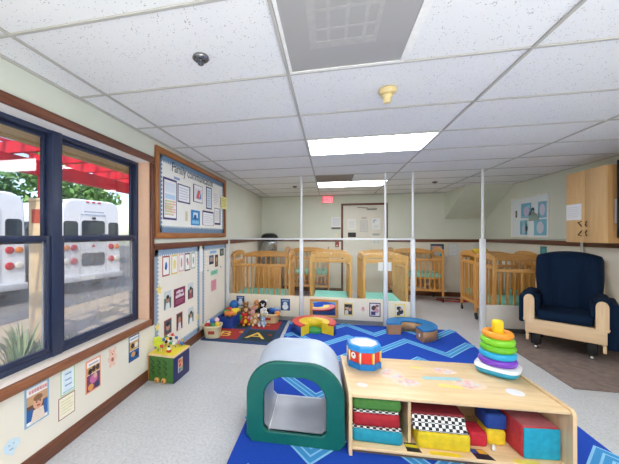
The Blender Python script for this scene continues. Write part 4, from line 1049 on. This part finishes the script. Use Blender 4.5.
a = R(-112); q = mb(WHITE); q.T = Matrix.Rotation(R(-135), 4, 'Z'); q.prism(ell(-.012, .092, .02, .024), .1078, .1086, axis='x'); q.use(M('#c93a3a', .5)).prism(ell(-.012, .098, .008, .008, 10), .1086, .1092, axis='x'); q.build('round_label', dm)
rpz = inshelf(1.085, .485, 0)
RSC = (.86, .86, .975)
st = empty('stacking_rings', 'large rainbow ring stacker on a white and teal rocking base', 'ring stacker', (rpz.x+.008, rpz.y, dz), R(56)); st.scale = RSC
def sqr(r, p=3.2, n=32): 
    out = []
    for i in range(n):
        t = 2*math.pi*i/n; c, s_ = math.cos(t), math.sin(t)
        k = (abs(c)**p+abs(s_)**p)**(-1/p); out.append((r*k*c, r*k*s_))
    return out
q = mb(M('#2f9fc6', .35, .04, spec=.5))
lv = [(.11, 0), (.140, .012), (.150, .03), (.152, .046)]
rings = [[q.v((x, y, z)) for x, y in sqr(r, 3.6)] for r, z in lv]
q.face(rings[0][::-1]); q.face(rings[-1])
for A, B in zip(rings, rings[1:]):
    for k in range(32): q.face([A[k], A[(k+1) % 32], B[(k+1) % 32], B[k]], True)
q.build('rocker_base', st)
q = mb(M('#f0f1f2', .35)); lv = [(.155, .0465), (.155, .053), (.140, .062), (.12, .066)]
rings = [[q.v((x, y, z)) for x, y in sqr(r, 3.6)] for r, z in lv]
q.face(rings[0][::-1]); q.face(rings[-1])
for A, B in zip(rings, rings[1:]):
    for k in range(32): q.face([A[k], A[(k+1) % 32], B[(k+1) % 32], B[k]], True)
q.build('base_top', st)
q = mb(M('#f3efe9', .4)); q.T = Matrix.Rotation(R(-50), 4, 'Z'); q.box(.135, .158, -.024, .024, .012, .05, bev=.006); q.use(M('#d0433c', .5)).box(.1581, .1588, -.013, -.003, .025, .037).box(.1581, .1588, .004, .014, .025, .037); q.build('front_badge', st)
z = .067
for nm, c, r, t in (('purple', '#7a3fc0', .135, .0245), ('sky blue', '#27a9dc', .130, .025), ('green', '#6cc024', .126, .025), ('lime green', '#7fcf2c', .121, .025), ('orange', '#f09a2c', .110, .025)):
    rg = mb(M(c, .3, .03, spec=.5)).tube([((r-t)*math.cos(2*math.pi*k/36), (r-t)*math.sin(2*math.pi*k/36), z+t) for k in range(36)], t, 12, closed=True)
    rgo = rg.build('stacking_ring', loc=(rpz.x+.008, rpz.y, dz), rz=R(-18)); rgo.scale = RSC; rgo.location.z = dz; tag(rgo, nm + ' plastic ring on the ring stacker', 'ring', 'rings of the ring stacker')
    z += t*2*.955
mb(M('#f4d21f', .3, .03, spec=.5)).lathe([(.040, .0665), (.040, .30), (.041, .36), (.038, .376), (.028, .384), (.0, .387)], seg=24).build('yellow_pole', st)

# ================================================================== TOY CORNER
ac = empty('activity_cube', 'green and navy wooden activity cube with a yellow top by the wall', 'activity cube', (-1.668, 2.52, 0), R(-3))
CWD, CDP, CHT = .26, .28, .26
mb(M('#2e2f6b', .5)).box(.01, CWD-.004, .012, CDP-.004, .012, CHT-.018).build('core', ac)
q = mb(M('#3f6b2e', .5, .1)); q.box(0, CWD, 0, .0115, .006, CHT-.0185, bev=.002); gp = q.build('green_panel', ac)
for cx in (.04, .108, .175):
    q = mb(M('#26341f', .6)); q.tube([(cx+.018*math.sin(i*1.05), -.001, .07+i*.0085) for i in range(18)], .0042, 6); q.build('zigzag_groove', gp)
for cx in (.095, .165):
    q = mb(OAK); q.lathe([(.022, 0), (.026, -.008), (.022, -.018), (.0, -.02)], (cx, -.0015, .026), 18, axis='y'); q.use(M('#5a3626', .5)).lathe([(.008, 0), (.008, -.003), (0, -.003)], (cx, -.0215, .026), 10, axis='y'); q.build('wooden_knob', ac)
q = mb(M('#272c5e', .5)); q.box(CWD-.0035, CWD+.006, .0, CDP, .006, CHT-.0185, bev=.002); npn = q.build('navy_panel', ac)
q = mb(M('#e9d2c0', .5)); x = CWD+.0062
q.prism(rect(.07, .075, .15, .2), x, x+.001, axis='x'); 
for i, (c, rc) in enumerate((('#c7543f', (.075, .16, .11, .195)), ('#d98a4a', (.112, .15, .146, .19)), ('#c94a4a', (.078, .12, .12, .155)), ('#4d7fa5', (.077, .08, .11, .115)), ('#8fa85a', (.112, .08, .146, .115)), ('#e0b060', (.12, .118, .146, .148)))):
    q.use(M(c, .5)).prism(rect(*rc), x+.001, x+.0014+.0001*i, axis='x')
q.build('picture_print', npn)
mb(MAPLEY).box(-.006, CWD+.012, -.008, CDP+.006, CHT-.018, CHT, bev=.004).build('tray_top', ac)
mb(M('#e6d23c', .5)).box(.006, CWD, .004, CDP-.006, CHT+.0002, CHT+.004, bev=.001).build('yellow_play_surface', ac)
mb(M('#c0703f', .5)).box(-.0075, -.0002, .0, CDP, .006, CHT-.0185).build('orange_panel', ac)
zt = CHT+.004
q = mb(M('#c9d63a', .45))
q.lathe([(.0, -.008), (.042, -.008), (.042, .008), (0, .008)], (.06, .06, zt+.085), 24, axis='y', smooth=False)
for k in range(8):
    a = k*math.pi/4; q.ball((.06+.038*math.cos(a), .06, zt+.085+.038*math.sin(a)), .02, 10, 7, (1, .6, 1))
q.use(M('#5f8f34', .5)).tube([(.06, .06, zt), (.06, .06, zt+.045)], .006, 8)
q.build('spinning_flower', ac)
for i, (cl, pts) in enumerate((('#e8e4dc', [(.10, .05, 0), (.10, .06, .09), (.13, .09, .12), (.16, .11, .07), (.15, .14, 0)]), ('#4a6fb8', [(.05, .14, 0), (.07, .14, .1), (.12, .16, .1), (.15, .18, .04), (.17, .19, 0)]), ('#d8483c', [(.05, .2, 0), (.06, .2, .07), (.1, .22, .11), (.15, .23, .08), (.18, .24, 0)]))):
    pp = []
    P_ = [Vector((x, y, zt+z_)) for x, y, z_ in pts]
    for k in range(len(P_)-1):
        p0, p1, p2, p3 = P_[max(k-1, 0)], P_[k], P_[k+1], P_[min(k+2, len(P_)-1)]
        for j in range(5):
            t = j/5; pp.append(.5*((2*p1)+(p2-p0)*t+(2*p0-5*p1+4*p2-p3)*t*t+(3*p1-3*p2+p3-p0)*t**3))
    pp.append(P_[-1])
    wq_ = mb(M(cl, .4)).tube(pp, .0035, 6).build('wire_loop', ac)
    bc = ['#d8483c', '#3c62b4', '#e3c13a', '#3f9a56', '#23262c', '#e8e4dc']
    for j in range(4):
        p = pp[3+j*4]; mb(M(bc[(i*2+j) % 6], .4)).ball(p, .016, 12, 8).build('bead', wq_)
q = mb(M('#c9402f', .45)); q.box(.15, .19, .05, .08, zt, zt+.018, bev=.004); q.use(M('#e8e4dc', .5)).ball((.17, .065, zt+.034), .017, 10, 8); q.use(M('#2b2b30', .5)).ball((.17, .065, zt+.052), .011, 10, 6); q.build('figure_slider', ac)
q = mb(M('#3d6fb0', .45)); q.ball((.2, .25, zt+.022), .022, 12, 8); q.use(M('#e0a53c', .5)).ball((.2, .25, zt+.05), .013, 10, 6); q.build('figure_slider', ac)

def basket(label, loc, rx, ry, h, c, rz=0, lab=True, top=1.12):
    o = empty('toy_basket', label, 'basket', loc, rz, 'cream plastic toy baskets')
    m = M(c, .45, .04, 10)
    q = mb(m)
    def ring(s_, z, p=3): return [q.v((rx*s_*a/1.0, ry*s_*b, z)) for a, b in sqr(1, p)]
    L = [ring(.86, 0), ring(.9, .015), ring(top*.94, h*.85), ring(top*1.0, h*.88), ring(top*1.02, h), ring(top*.97, h), ring(top*.92, h*.85), ring(.84, .02)]
    q.face(L[0][::-1])
    for A, B in zip(L, L[1:]):
        for k in range(32): q.face([A[k], A[(k+1) % 32], B[(k+1) % 32], B[k]], True)
    q.face(L[-1])
    q.build('body', o)
    if lab:
        q = mb(M('#a8402f', .6)); q.box(-.04, .04, -ry*1.07-.002, -ry*1.03, h*.38, h*.62); q.build('red_label', o)
    return o
def toyball(label, loc, r, c, grp='play balls in the near basket'):
    q = mb(M(c, .35, .04, 20)); q.ball((0, 0, 0), r, 18, 12); return tag(q.build('play_ball', loc=loc), label, 'ball', grp)
B1 = (-1.545, 3.78, .009)
basket('cream basket full of small balls beside the wall at the rug edge', B1, .115, .105, .165, '#e6d9b0', R(12))
bcol = [('red', '#b8303c'), ('green', '#3f8f5a'), ('yellow', '#e6c13a'), ('orange', '#e08038'), ('dark red', '#8f2433'), ('white', '#e8e4de'), ('blue', '#2f6fb8'), ('pale pink', '#e3b3b8')]
for i, (dx, dy, dzz) in enumerate(((-.055, -.04, .155), (.02, -.05, .16), (.065, -.01, .165), (-.02, .03, .165), (.04, .05, .17), (-.07, .04, .165), (.0, -.005, .205), (.05, .02, .215))):
    toyball(f'{bcol[i][0]} ball in the heap of the near cream basket', (B1[0]+dx, B1[1]+dy, B1[2]+dzz), .036, bcol[i][1])
B2 = (-.93, 4.585, .009)
basket('wide cream basket of toys on the rug near the partition', B2, .155, .10, .15, '#e3d3a4', 0)
def toy(name, label, cat, loc, rz=0, grp=None): return empty(name, label, cat, loc, rz, grp)
def plush(label, loc, body, belly, s=1, rz=0, ears='round', tilt=0, name='plush_toy', face='#2a2524', grp='plush toys in the corner heap'):
    """a sitting soft toy: body, head, ears, limbs, face"""
    o = toy(name, label, 'plush toy', loc, rz, grp)
    o.rotation_euler = (tilt, 0, rz)
    f = lambda c: M(c, .95, .15, 80, .5, 200)
    q = mb(f(body)); q.ball((0, 0, .065*s), .06*s, 14, 10, (1, .9, 1.1)); q.ball((0, -.035*s, .065*s), .042*s, 12, 8, (1, .7, 1.1)); q.build('body', o)
    q = mb(f(body)); q.ball((0, -.008*s, .16*s), .05*s, 16, 12, (1.05, .95, 1))
    q.use(f(belly)).ball((0, -.05*s, .15*s), .022*s, 10, 8, (1.1, .8, .8)); q.use(M(face, .4)).ball((-.02*s, -.052*s, .172*s), .006*s, 8, 6).ball((.02*s, -.052*s, .172*s), .006*s, 8, 6).ball((0, -.07*s, .155*s), .007*s, 8, 6); q.build('head', o)
    for sx in (-1, 1):
        q = mb(f(belly if ears == 'alt' else body))
        if ears == 'long': q.ball((sx*.025*s, 0, .235*s), .016*s, 10, 8, (.9, .6, 2.8))
        else: q.ball((sx*.043*s, 0, .2*s), .02*s, 10, 8, (1, .6, 1))
        q.build('ear', o)
        q = mb(f(body)); q.tube([(sx*.045*s, -.01*s, .1*s), (sx*.075*s, -.035*s, .075*s), (sx*.078*s, -.06*s, .05*s)], [.02*s, .02*s, .022*s], 10); q.build('arm', o)
        q = mb(f(body)); q.tube([(sx*.03*s, -.02*s, .03*s), (sx*.05*s, -.07*s, .024*s), (sx*.055*s, -.10*s, .024*s)], [.024*s, .023*s, .024*s], 10); q.use(f(belly)).ball((sx*.055*s, -.108*s, .028*s), .021*s, 10, 8, (1, .5, 1.1)); q.build('leg', o)
    q = mb(f(belly)); q.ball((0, -.047*s, .07*s), .036*s, 12, 8, (1, .6, 1.15)); q.build('belly_patch', o)
    return o
# heap along the wall and the partition
bn = empty('toy_bin', 'open blue plastic bin of toys against the left wall on the small rug', 'bin', (-1.49, 4.30, .009), R(-4))
q = mb(M('#27489a', .4))
for bx in ((-.11, .11, -.15, .15, 0, .006), (-.11, .11, -.15, -.144, .006, .16), (-.11, .11, .144, .15, .006, .16), (-.11, -.104, -.144, .144, .006, .16), (.104, .11, -.144, .144, .006, .16)): q.box(*bx)
q.build('body', bn)
q = mb(M('#1f3c86', .4)); 
for bx in ((-.12, .12, -.16, -.1505, .145, .162), (-.12, .12, .1505, .16, .145, .162), (-.12, -.1105, -.15, .15, .145, .162), (.1105, .12, -.15, .15, .145, .162)): q.box(*bx, bev=.002)
q.build('rim', bn)
def block(name, label, cat, loc, sz, c, rz=0, tilt=0, extra=None, grp='toys in the blue bin'):
    o = empty(name, label, cat, loc, 0, grp); o.rotation_euler = (tilt, tilt*.5, rz)
    x, y, z_ = sz
    mb(M(c, .45, .05, 20)).box(-x, x, -y, y, -z_, z_, bev=min(sz)*.35, seg=3).build('body', o)
    if extra:
        for sx in (-.6, .6):
            for sy in (-1, 1): mb(M(extra, .45)).lathe([(0, -.006), (z_*.8, -.006), (z_*.8, .006), (0, .006)], (x*sx, sy*(y+.007), -z_*.8), 14, axis='y').build('wheel', o)
    return o
ZBN = .009
block('toy_truck', 'orange toy truck lying on top of the blue bin', 'toy truck', (-1.46, 4.22, .20), (.07, .04, .032), '#e0803a', R(30), .15, '#2b2b30')
block('toy_block', 'yellow toy block in the blue bin', 'toy block', (-1.43, 4.335, .20), (.045, .05, .035), '#e3c43a', R(20), .3)
block('toy_block', 'green toy block in the blue bin', 'toy block', (-1.54, 4.32, .195), (.05, .035, .03), '#3f9a56', R(-15), .2)
block('toy_block', 'red toy block at the far end of the blue bin', 'toy block', (-1.535, 4.42, .205), (.045, .035, .04), '#c43a34', R(40), -.2)
block('toy_truck', 'yellow and grey toy car heaped at the back of the blue bin', 'toy car', (-1.42, 4.435, .20), (.06, .035, .03), '#ead24a', R(70), .25, '#5a5a60')
toyball('large blue ball on the heap in the corner', (-1.53, 4.655, .235), .075, '#2366b0', 'large balls in the corner')
block('toy_box', 'teal toy box under the big blue ball in the corner', 'toy box', (-1.53, 4.64, .084), (.09, .07, .075), '#3f7f9a', 0, 0, grp='toys in the corner heap')
block('toy_block', 'large green toy block on the rug by the blue bin', 'toy block', (-1.375, 4.535, .055), (.05, .045, .045), '#4a9a5a', R(25), 0, grp='toys in the corner heap')
plush('tan plush bear at the front of the corner heap', (-1.12, 4.40, .009), '#c99a6a', '#e6d0aa', .82, R(25))
plush('red and yellow plush clown bear in the corner heap', (-1.27, 4.37, .009), '#c8322f', '#ecc42e', .82, R(35))
plush('pink plush rabbit sitting by the kick panel', (-1.19, 4.55, .009), '#e0a9b4', '#f0d8d8', .85, R(-5), 'long')
plush('pale blue plush bear at the right of the heap', (-.985, 4.37, .009), '#9fbfdc', '#dfe9f0', .65, R(-10))
plush('orange plush lion leaning on the kick panel on top of the heap', (-1.16, 4.70, .14), '#d98a52', '#f0d0a4', .85, R(8), 'alt')
block('toy_box', 'cream fabric toy box under the orange plush lion', 'toy box', (-1.16, 4.69, .074), (.09, .05, .064), '#d9c4a4', 0, 0, grp='toys in the corner heap')
plush('brown plush monkey at the back of the corner heap', (-1.345, 4.68, .10), '#9a6a44', '#e0bd92', .85, R(25))
block('toy_box', 'red toy box under the brown plush monkey', 'toy box', (-1.345, 4.685, .054), (.07, .05, .044), '#b84a44', 0, 0, grp='toys in the corner heap')
# in the wide basket
zb2 = .155
gb = 'toys in the wide cream basket'
plush('black and white plush puppy standing up in the wide basket', (-1.04, 4.60, .10), '#221f22', '#f1efec', 1.15, R(10), 'alt', grp=gb, face='#f1efec')
plush('white plush puppy hanging over the rim of the wide basket', (-.99, 4.545, .115), '#f0eeea', '#d8d6d4', .6, R(-5), grp=gb)
block('toy_car', 'blue toy car on top of the wide basket', 'toy car', (-.88, 4.585, .185), (.075, .035, .03), '#2f62b4', R(-35), .2, '#23252c', gb)
block('toy_truck', 'grey toy airplane body at the back of the wide basket', 'toy airplane', (-.82, 4.63, .195), (.055, .03, .035), '#98a6b4', R(20), .3, '#5a6a80', gb)
block('toy_block', 'orange toy block at the right rim of the wide basket', 'toy block', (-.80, 4.53, .16), (.04, .035, .03), '#e0883a', R(15), .2, None, gb)
block('toy_block', 'navy toy block at the middle of the wide basket', 'toy block', (-.93, 4.54, .14), (.04, .035, .03), '#24345e', R(-20), .2, None, gb)

# ================================================================== OUTSIDE THE WINDOW
GZ = -.55
struct(mb(M('#b9a78c', .9, .1, 3, .2, 40)).box(-40, XL-.221, -25, 45, GZ-.3, GZ).build('ground'), 'tan concrete paving outside')
struct(mb(M('#75726e', .9, .12, 2)).box(-40, -6.8, -25, 45, GZ+.0005, GZ+.012).build('ground_asphalt'), 'grey asphalt of the bus lane')
struct(mb(M('#6b5a44', 1, .25, 12, .5, 60)).box(-4.55, -1.95, -1, 4.0, GZ+.0005, GZ+.04).build('ground_bed'), 'planting bed under the window')
struct(mb(M('#d9bf93', .7, .06, 3)).box(-2.9, XL-.221, -6, 12, 2.30, 2.36).build('roof_soffit'), 'tan eave soffit over the window')
struct(mb(M('#c9ac7c', .7, .06, 3)).box(-2.96, -2.9, -6, 12, 2.27, 2.50).build('roof_fascia'))
tag(mb(M('#a8794a', .7, .08, 5)).box(-2.92, -2.80, 4.02, 4.14, GZ, 2.2995).build('porch_post'), 'brown wooden porch post outside the right pane', 'post')
REDP = M('#d02434', .55, .08, 4)
pg = empty('pergola', 'bright red wooden pergola outside the window', 'pergola', (-4.95, 4.40, GZ))
PT = Matrix.Translation((-4.95, 4.40, GZ)).inverted()
def pp(name, bxs, m=REDP):
    q = mb(m); q.T = PT
    for x in bxs: q.box(*x)
    return q.build(name, pg)
for yy in (-4.5, -.1, 4.40, 9.2): 
    pp('post', [(-5.03, -4.87, yy-.08, yy+.08, GZ+2.552, 2.40)])
pp('beam', [(-5.02, -4.88, -6, 12.5, 2.4005, 2.64)])
for i in range(24):
    y = -6+i*.75; pp('rafter', [(-5.4, -3.35, y-.035, y+.035, 2.6405, 2.82)])
for i in range(6):
    x = -5.35+i*.37; pp('slat', [(x, x+.06, -6, 12.5, 2.8205, 2.86)])
for yy, lb in ((4.40, 'tan masonry pier with a red square tile carrying the pergola post'), (9.2, 'tan masonry pier further along the pergola'), (-.1, 'tan masonry pier nearer along the pergola')):
    o = empty('pergola_pier', lb, 'pier', (-4.95, yy, GZ))
    mb(M('#d6bd97', .85, .08, 6, .2, 60)).box(-.17, .17, -.17, .17, 0, 2.50, bev=.01).build('shaft', o)
    mb(M('#d9c6a4', .85, .06, 6)).box(-.18, .18, -.18, .18, 2.5005, 2.551, bev=.006).build('cap', o)
    mb(M('#b5533f', .7, .1, 20)).box(.1705, .176, -.10, .10, 2.12, 2.36).build('red_tile', o)
    mb(M('#b5533f', .7, .1, 20)).box(-.10, .10, -.176, -.1705, 2.12, 2.36).build('red_tile', o)

BWH = M('#eef0f2', .35, .02, 3, spec=.5); BGL = M('#2f3b48', .1, .05, spec=.7); BBL = M('#3a3c40', .6)
def bus(label, corner, rz, rear_text):
    """rear face in the local y-z plane at x = 0, width along +y, body along -x"""
    o = empty('shuttle_bus', label, 'bus', (*corner, GZ), rz, 'white buses parked outside')
    W, H, L = 2.1, 3.08, 7.0
    def outl(d, z0=.55, r=.42):
        p = [(d, z0), (W-d, z0)]
        p += [(W-d-.06-r+r*math.cos(math.pi/2*i/8), H-.0-d-r*.75+r*.75*math.sin(math.pi/2*i/8)) for i in range(9)]
        p += [(d+.06+r-r*math.sin(math.pi/2*i/8), H-d-r*.75+r*.75*math.cos(math.pi/2*i/8)) for i in range(9)]
        return p
    q = mb(BWH)
    A, B, C_, D = outl(.05), outl(0), outl(0), outl(.05)
    rings = [[q.v((x, y, z)) for y, z in P] for x, P in ((0, A), (-.07, B), (-L+.1, C_), (-L, D))]
    q.face(rings[0]); q.face(rings[-1][::-1])
    for P, S in zip(rings, rings[1:]):
        for k in range(len(P)): q.face([P[k], P[(k+1) % len(P)], S[(k+1) % len(P)], S[k]], True)
    body = q.build('body', o)
    def rr(y0, y1, z0, z1, r=.09, n=5):
        p = []
        for cx, cy, a0 in ((y1-r, z1-r, 0), (y0+r, z1-r, 90), (y0+r, z0+r, 180), (y1-r, z0+r, 270)):
            p += [(cx+r*math.cos(R(a0+90*i/n)), cy+r*math.sin(R(a0+90*i/n))) for i in range(n+1)]
        return p
    for y0, y1, z0, z1 in ((.68, 1.42, 1.85, 2.36), (.12, .50, 1.85, 2.32), (1.62, 1.94, 1.85, 2.32), (.68, 1.42, .91, 1.28)):
        q = mb(BBL); q.prism(rr(y0-.03, y1+.03, z0-.03, z1+.03), .0005, .012, axis='x'); wf = q.build('rear_window', o)
        q = mb(BGL); q.prism(rr(y0, y1, z0, z1, .07), .0125, .018, axis='x'); q.build('pane', wf)
    q = mb(M('#d5d9de', .4)); q.tube([(.004, .60, .62), (.004, .60, 2.55), (.004, 1.50, 2.55), (.004, 1.50, .62)], .006, 6).build('door_seam', o)
    for y in (.30, 1.80):
        so_ = -.11 if y < 1 else .11
        for z, c, r, yy in ((1.07, '#c81e2a', .105, y-so_), (1.5, '#c81e2a', .10, y-so_), (1.5, '#e8862a', .09, y+so_)):
            q = mb(M(c, .25, .05, spec=.6)); q.lathe([(r, .0005), (r, .03), (r*.8, .04), (0, .044)], (0, yy, z), 20, axis='x'); q.build('tail_light', o)
        q = mb(M('#e6e0d2', .25, spec=.6)); q.lathe([(.1, .0005), (.1, .03), (.07, .04), (0, .044)], (0, y+so_, 1.07), 20, axis='x'); q.build('reverse_light', o)
    for y in (.85, 1.05, 1.25):
        mb(M('#d0303a', .3)).box(-.05, .02, y-.05, y+.05, H-.10, H-.05, bev=.008).build('marker_light', o)
    q = mb(M('#c8322f', .4)); q.prism([(.98, 1.5), (1.12, 1.5), (1.05, 1.61)], .0005, .004, axis='x'); q.build('warning_triangle', o)
    mb(M('#2a2a2c', .5)).box(.0005, .06, 1.0, 1.1, 2.44, 2.50, bev=.01).build('rear_camera', o)
    q = mb(M('#c9ccd0', .45)); q.box(.0, .16, .05, W-.05, .42, .60, bev=.02); q.build('bumper', o)
    q = mb(M('#eceae4', .5)); q.box(.1605, .165, .55, 1.0, .45, .57); q.build('bumper_plate', o)
    q = mb(BBL); q.box(-L+.3, -.06, .15, W-.15, .3, .5495); q.build('underbody', o)
    for i in range(6):
        x = -.5-i*.95
        for y in (-.004, W+.004):
            q = mb(BGL); q.box(x-.75, x, min(y, y-(.02 if y > 1 else -.02)), max(y, y-(.02 if y > 1 else -.02)), 1.75, 2.36, bev=.004); q.build('side_window', o)
    for x in (-1.3, -L+1.2):
        for y in (.16, W-.16):
            q = mb(M('#1d1d1e', .8)); q.lathe([(.2, -.12), (.42, -.12), (.45, -.08), (.45, .08), (.42, .12), (.2, .12)], (x, y, .4500), 28, axis='y'); q.use(M('#b9bbbe', .4)).lathe([(0, -.1), (.2, -.1), (.2, .1), (0, .1)], (x, y, .45), 20, axis='y'); q.build('wheel', o)
    for zz, n in ((2.68, .62), (2.58, .84)):
        q = mb(M('#8fa3c4', .5)); y = 1.05-n/2; r2 = random.Random(int(zz*100))
        while y < 1.05+n/2:
            w_ = .03+.05*r2.random(); q.box(.0005, .002, y, y+w_, zz-.018, zz+.018); y += w_+.022
        q.build('faded_lettering', o)
    return o
ang = math.atan2(-.266, .965)
bus('white shuttle bus parked with its rear towards the right window pane', (-8.11, 7.69), ang, '')
bus('white shuttle bus at the left edge with red and amber tail lights', (-8.34-2.1*.266, 6.86-2.1*.965), ang, '')

def tree(label, loc, h, cr, n, c1, c2, seed, trunk=.14, leaf=.16, grp='trees beyond the buses'):
    o = empty('tree', label, 'tree', loc, 0, grp)
    r2 = random.Random(seed)
    q = mb(M('#5c4a3a', .9, .15, 10))
    q.tube([(0, 0, 0), (.08, .05, h*.3), (-.05, .1, h*.6), (.05, 0, h*.85)], [trunk, trunk*.8, trunk*.55, trunk*.2], 8)
    br = []
    for i in range(12):
        z = h*(.35+.045*i); a = r2.random()*6.28; L = cr*(.6+.4*r2.random())
        e = Vector((L*math.cos(a), L*math.sin(a), z+L*.5)); br.append(e)
        q.tube([(0, .06, z), (e.x*.5, e.y*.5, z+L*.2), tuple(e)], [trunk*.4, trunk*.25, trunk*.08], 6)
    q.build('trunk', o)
    q = mb(M(c1, .8, .2, 3)); m2 = M(c2, .8, .2, 3); m1 = q.mats[0]
    cl = [(Vector((r2.gauss(0, cr*.42), r2.gauss(0, cr*.42), h*.68+r2.gauss(0, h*.15))), cr*(.25+.3*r2.random())) for _ in range(16)] + [(e, cr*.28) for e in br]
    for i in range(n):
        c, r = cl[r2.randrange(len(cl))]
        d = Vector((r2.gauss(0, 1), r2.gauss(0, 1), r2.gauss(0, 1))).normalized()*r*(r2.random()**.4)
        p = c+d
        a = Vector((r2.gauss(0, 1), r2.gauss(0, 1), r2.gauss(0, 1))).normalized(); b_ = a.orthogonal().normalized()
        s_ = leaf*(.6+.8*r2.random())
        q.use(m1 if r2.random() < .6 else m2)
        q.poly([p-a*s_, p+b_*s_*.5, p+a*s_, p-b_*s_*.5])
    q.build('foliage', o)
    return o
tree('broad green tree behind the right bus', (-15.5, 15.5, GZ), 6.2, 2.6, 2600, '#5f8a45', '#86ab62', 3, leaf=.2)
tree('yellow green tree at the right of the window view', (-11.8, 21.5, GZ), 5.6, 2.4, 2400, '#7d9f52', '#a7bd78', 5, leaf=.2)
tree('dark green tree behind the gap of the buses', (-24, 16, GZ), 6.4, 2.6, 2200, '#4f7a48', '#74995c', 8, leaf=.22)
tree('thin sparse tree over the left bus', (-17.5, 9.6, GZ), 5.3, 1.5, 260, '#5a7a4c', '#6d8a5c', 12, .08, .15)
tree('small green tree left of the thin tree', (-21, 9.0, GZ), 5.0, 1.6, 900, '#6a8a5a', '#87a374', 15, .1, .18)
r2 = random.Random(21)
spots = [(-3.0, 2.35), (-3.45, 2.75), (-3.1, 3.05), (-3.9, 3.15), (-3.55, 3.5), (-2.7, 2.75), (-3.95, 2.45), (-2.75, 1.95), (-3.4, 2.05), (-2.6, 3.55), (-4.2, 3.7)]
where = ('nearest the left pane', 'beside the pier side of the bed', 'in the middle of the bed', 'in front of the pier', 'close to the pier', 'close to the window wall', 'at the outer edge of the bed', 'at the near end of the bed', 'at the near outer corner of the bed', 'under the right pane', 'at the far outer corner of the bed')
for (x, y), w_ in zip(spots, where):
    hgt = .82+.25*r2.random() if y < 3.3 else .5
    q = mb(M('#7f9a5c', .7, .15, 6)); m2 = M('#a9b985', .7, .15, 6); m1 = q.mats[0]
    for i in range(70):
        a = r2.random()*6.28; L = hgt*(.6+.5*r2.random()); o_ = .05+.22*r2.random()
        q.use(m1 if r2.random() < .6 else m2)
        bx, by = .05*math.cos(a), .05*math.sin(a)
        pts = [(bx+o_*t**1.8*math.cos(a), by+o_*t**1.8*math.sin(a), L*(t-.28*t**3)) for t in (0, .3, .6, .85, 1)]
        wv = [.009, .012, .010, .006, .001]; nx, ny = -math.sin(a), math.cos(a)
        for (p, wa), (s_, wb) in zip(zip(pts, wv), zip(pts[1:], wv[1:])):
            q.poly([(p[0]-nx*wa, p[1]-ny*wa, p[2]), (p[0]+nx*wa, p[1]+ny*wa, p[2]), (s_[0]+nx*wb, s_[1]+ny*wb, s_[2]), (s_[0]-nx*wb, s_[1]-ny*wb, s_[2])])
    tag(q.build('ornamental_grass', loc=(x, y, GZ+.04)), 'clump of long green grass ' + w_, 'grass', 'grass clumps under the window')

# ================================================================== LIGHT AND CAMERA
w = bpy.data.worlds.new('World'); scn.world = w; w.use_nodes = True
t = w.node_tree; t.nodes.clear()
out = t.nodes.new('ShaderNodeOutputWorld'); bg = t.nodes.new('ShaderNodeBackground'); sk = t.nodes.new('ShaderNodeTexSky')
sk.sky_type = 'NISHITA'; sk.sun_disc = False; sk.sun_elevation = R(50); sk.sun_rotation = R(170); sk.altitude = 100; sk.air_density = 1; sk.dust_density = 1.2; sk.ozone_density = 1.5
bg.inputs['Strength'].default_value = .14
t.links.new(sk.outputs[0], bg.inputs[0]); t.links.new(bg.outputs[0], out.inputs[0])
sl = bpy.data.lights.new('sun', 'SUN'); sl.energy = 1.6; sl.angle = R(1.2); sl.color = (1, .95, .88)
so = bpy.data.objects.new('sun', sl); COL.objects.link(so)
so.rotation_euler = Vector((-.12, .62, -.78)).to_track_quat('-Z', 'Y').to_euler(); so.location = (0, -6, 12)

def fill_uplight(x, y, z, sx, sy, p, col=(.93, .97, 1)):
    l = bpy.data.lights.new('fill_uplight', 'AREA'); l.shape = 'RECTANGLE'; l.size = sx; l.size_y = sy; l.energy = p; l.color = col
    o = bpy.data.objects.new('fill_uplight', l); COL.objects.link(o); o.location = (x, y, z); o.rotation_euler = (R(180), 0, 0)
# two added fill lights brighten the ceiling; their trough stands are invented
for y, p, lb in ((-.9, 34, 'unseen fill light added on a white trough stand in the middle of the near end of the room'), (-2.4, 24, 'unseen fill light added on a white trough stand by the front wall')):
    u = empty('fill_light_stand', lb, 'lamp', (1.0, y, 0))
    mb(WHITE).box(-.5, .5, -.2, .2, 0, .03, bev=.01).build('base', u)
    mb(ALU).tube([(0, 0, .0305), (0, 0, .66)], .025, 12).build('pole', u)
    q = mb(WHITE)
    for bx in ((-1.25, 1.25, -.2, .2, .6605, .68), (-1.25, 1.25, -.22, -.2005, .6605, .74), (-1.25, 1.25, .2005, .22, .6605, .74)): q.box(*bx)
    q.build('trough', u)
    fill_uplight(1.0, y, .72, 2.4, .36, p)

cam = bpy.data.cameras.new('camera'); co = bpy.data.objects.new('camera', cam); COL.objects.link(co)
co.location = (-.0075, .0034, 1.3731); co.rotation_euler = (R(90), 0, .2081)
cam.sensor_width = 36; cam.lens = 299.43/619*36; cam.shift_x = (309.5-266.66)/619; cam.shift_y = (234.53-232)/619
cam.clip_start = .03; cam.clip_end = 300
scn.camera = co
scn.view_settings.view_transform = 'Standard'; scn.view_settings.look = 'None'; scn.view_settings.gamma = 1; scn.view_settings.use_curve_mapping = False
scn.view_settings.exposure = 1.32
scn.cycles.max_bounces = 10; scn.cycles.diffuse_bounces = 6; scn.cycles.transparent_max_bounces = 16
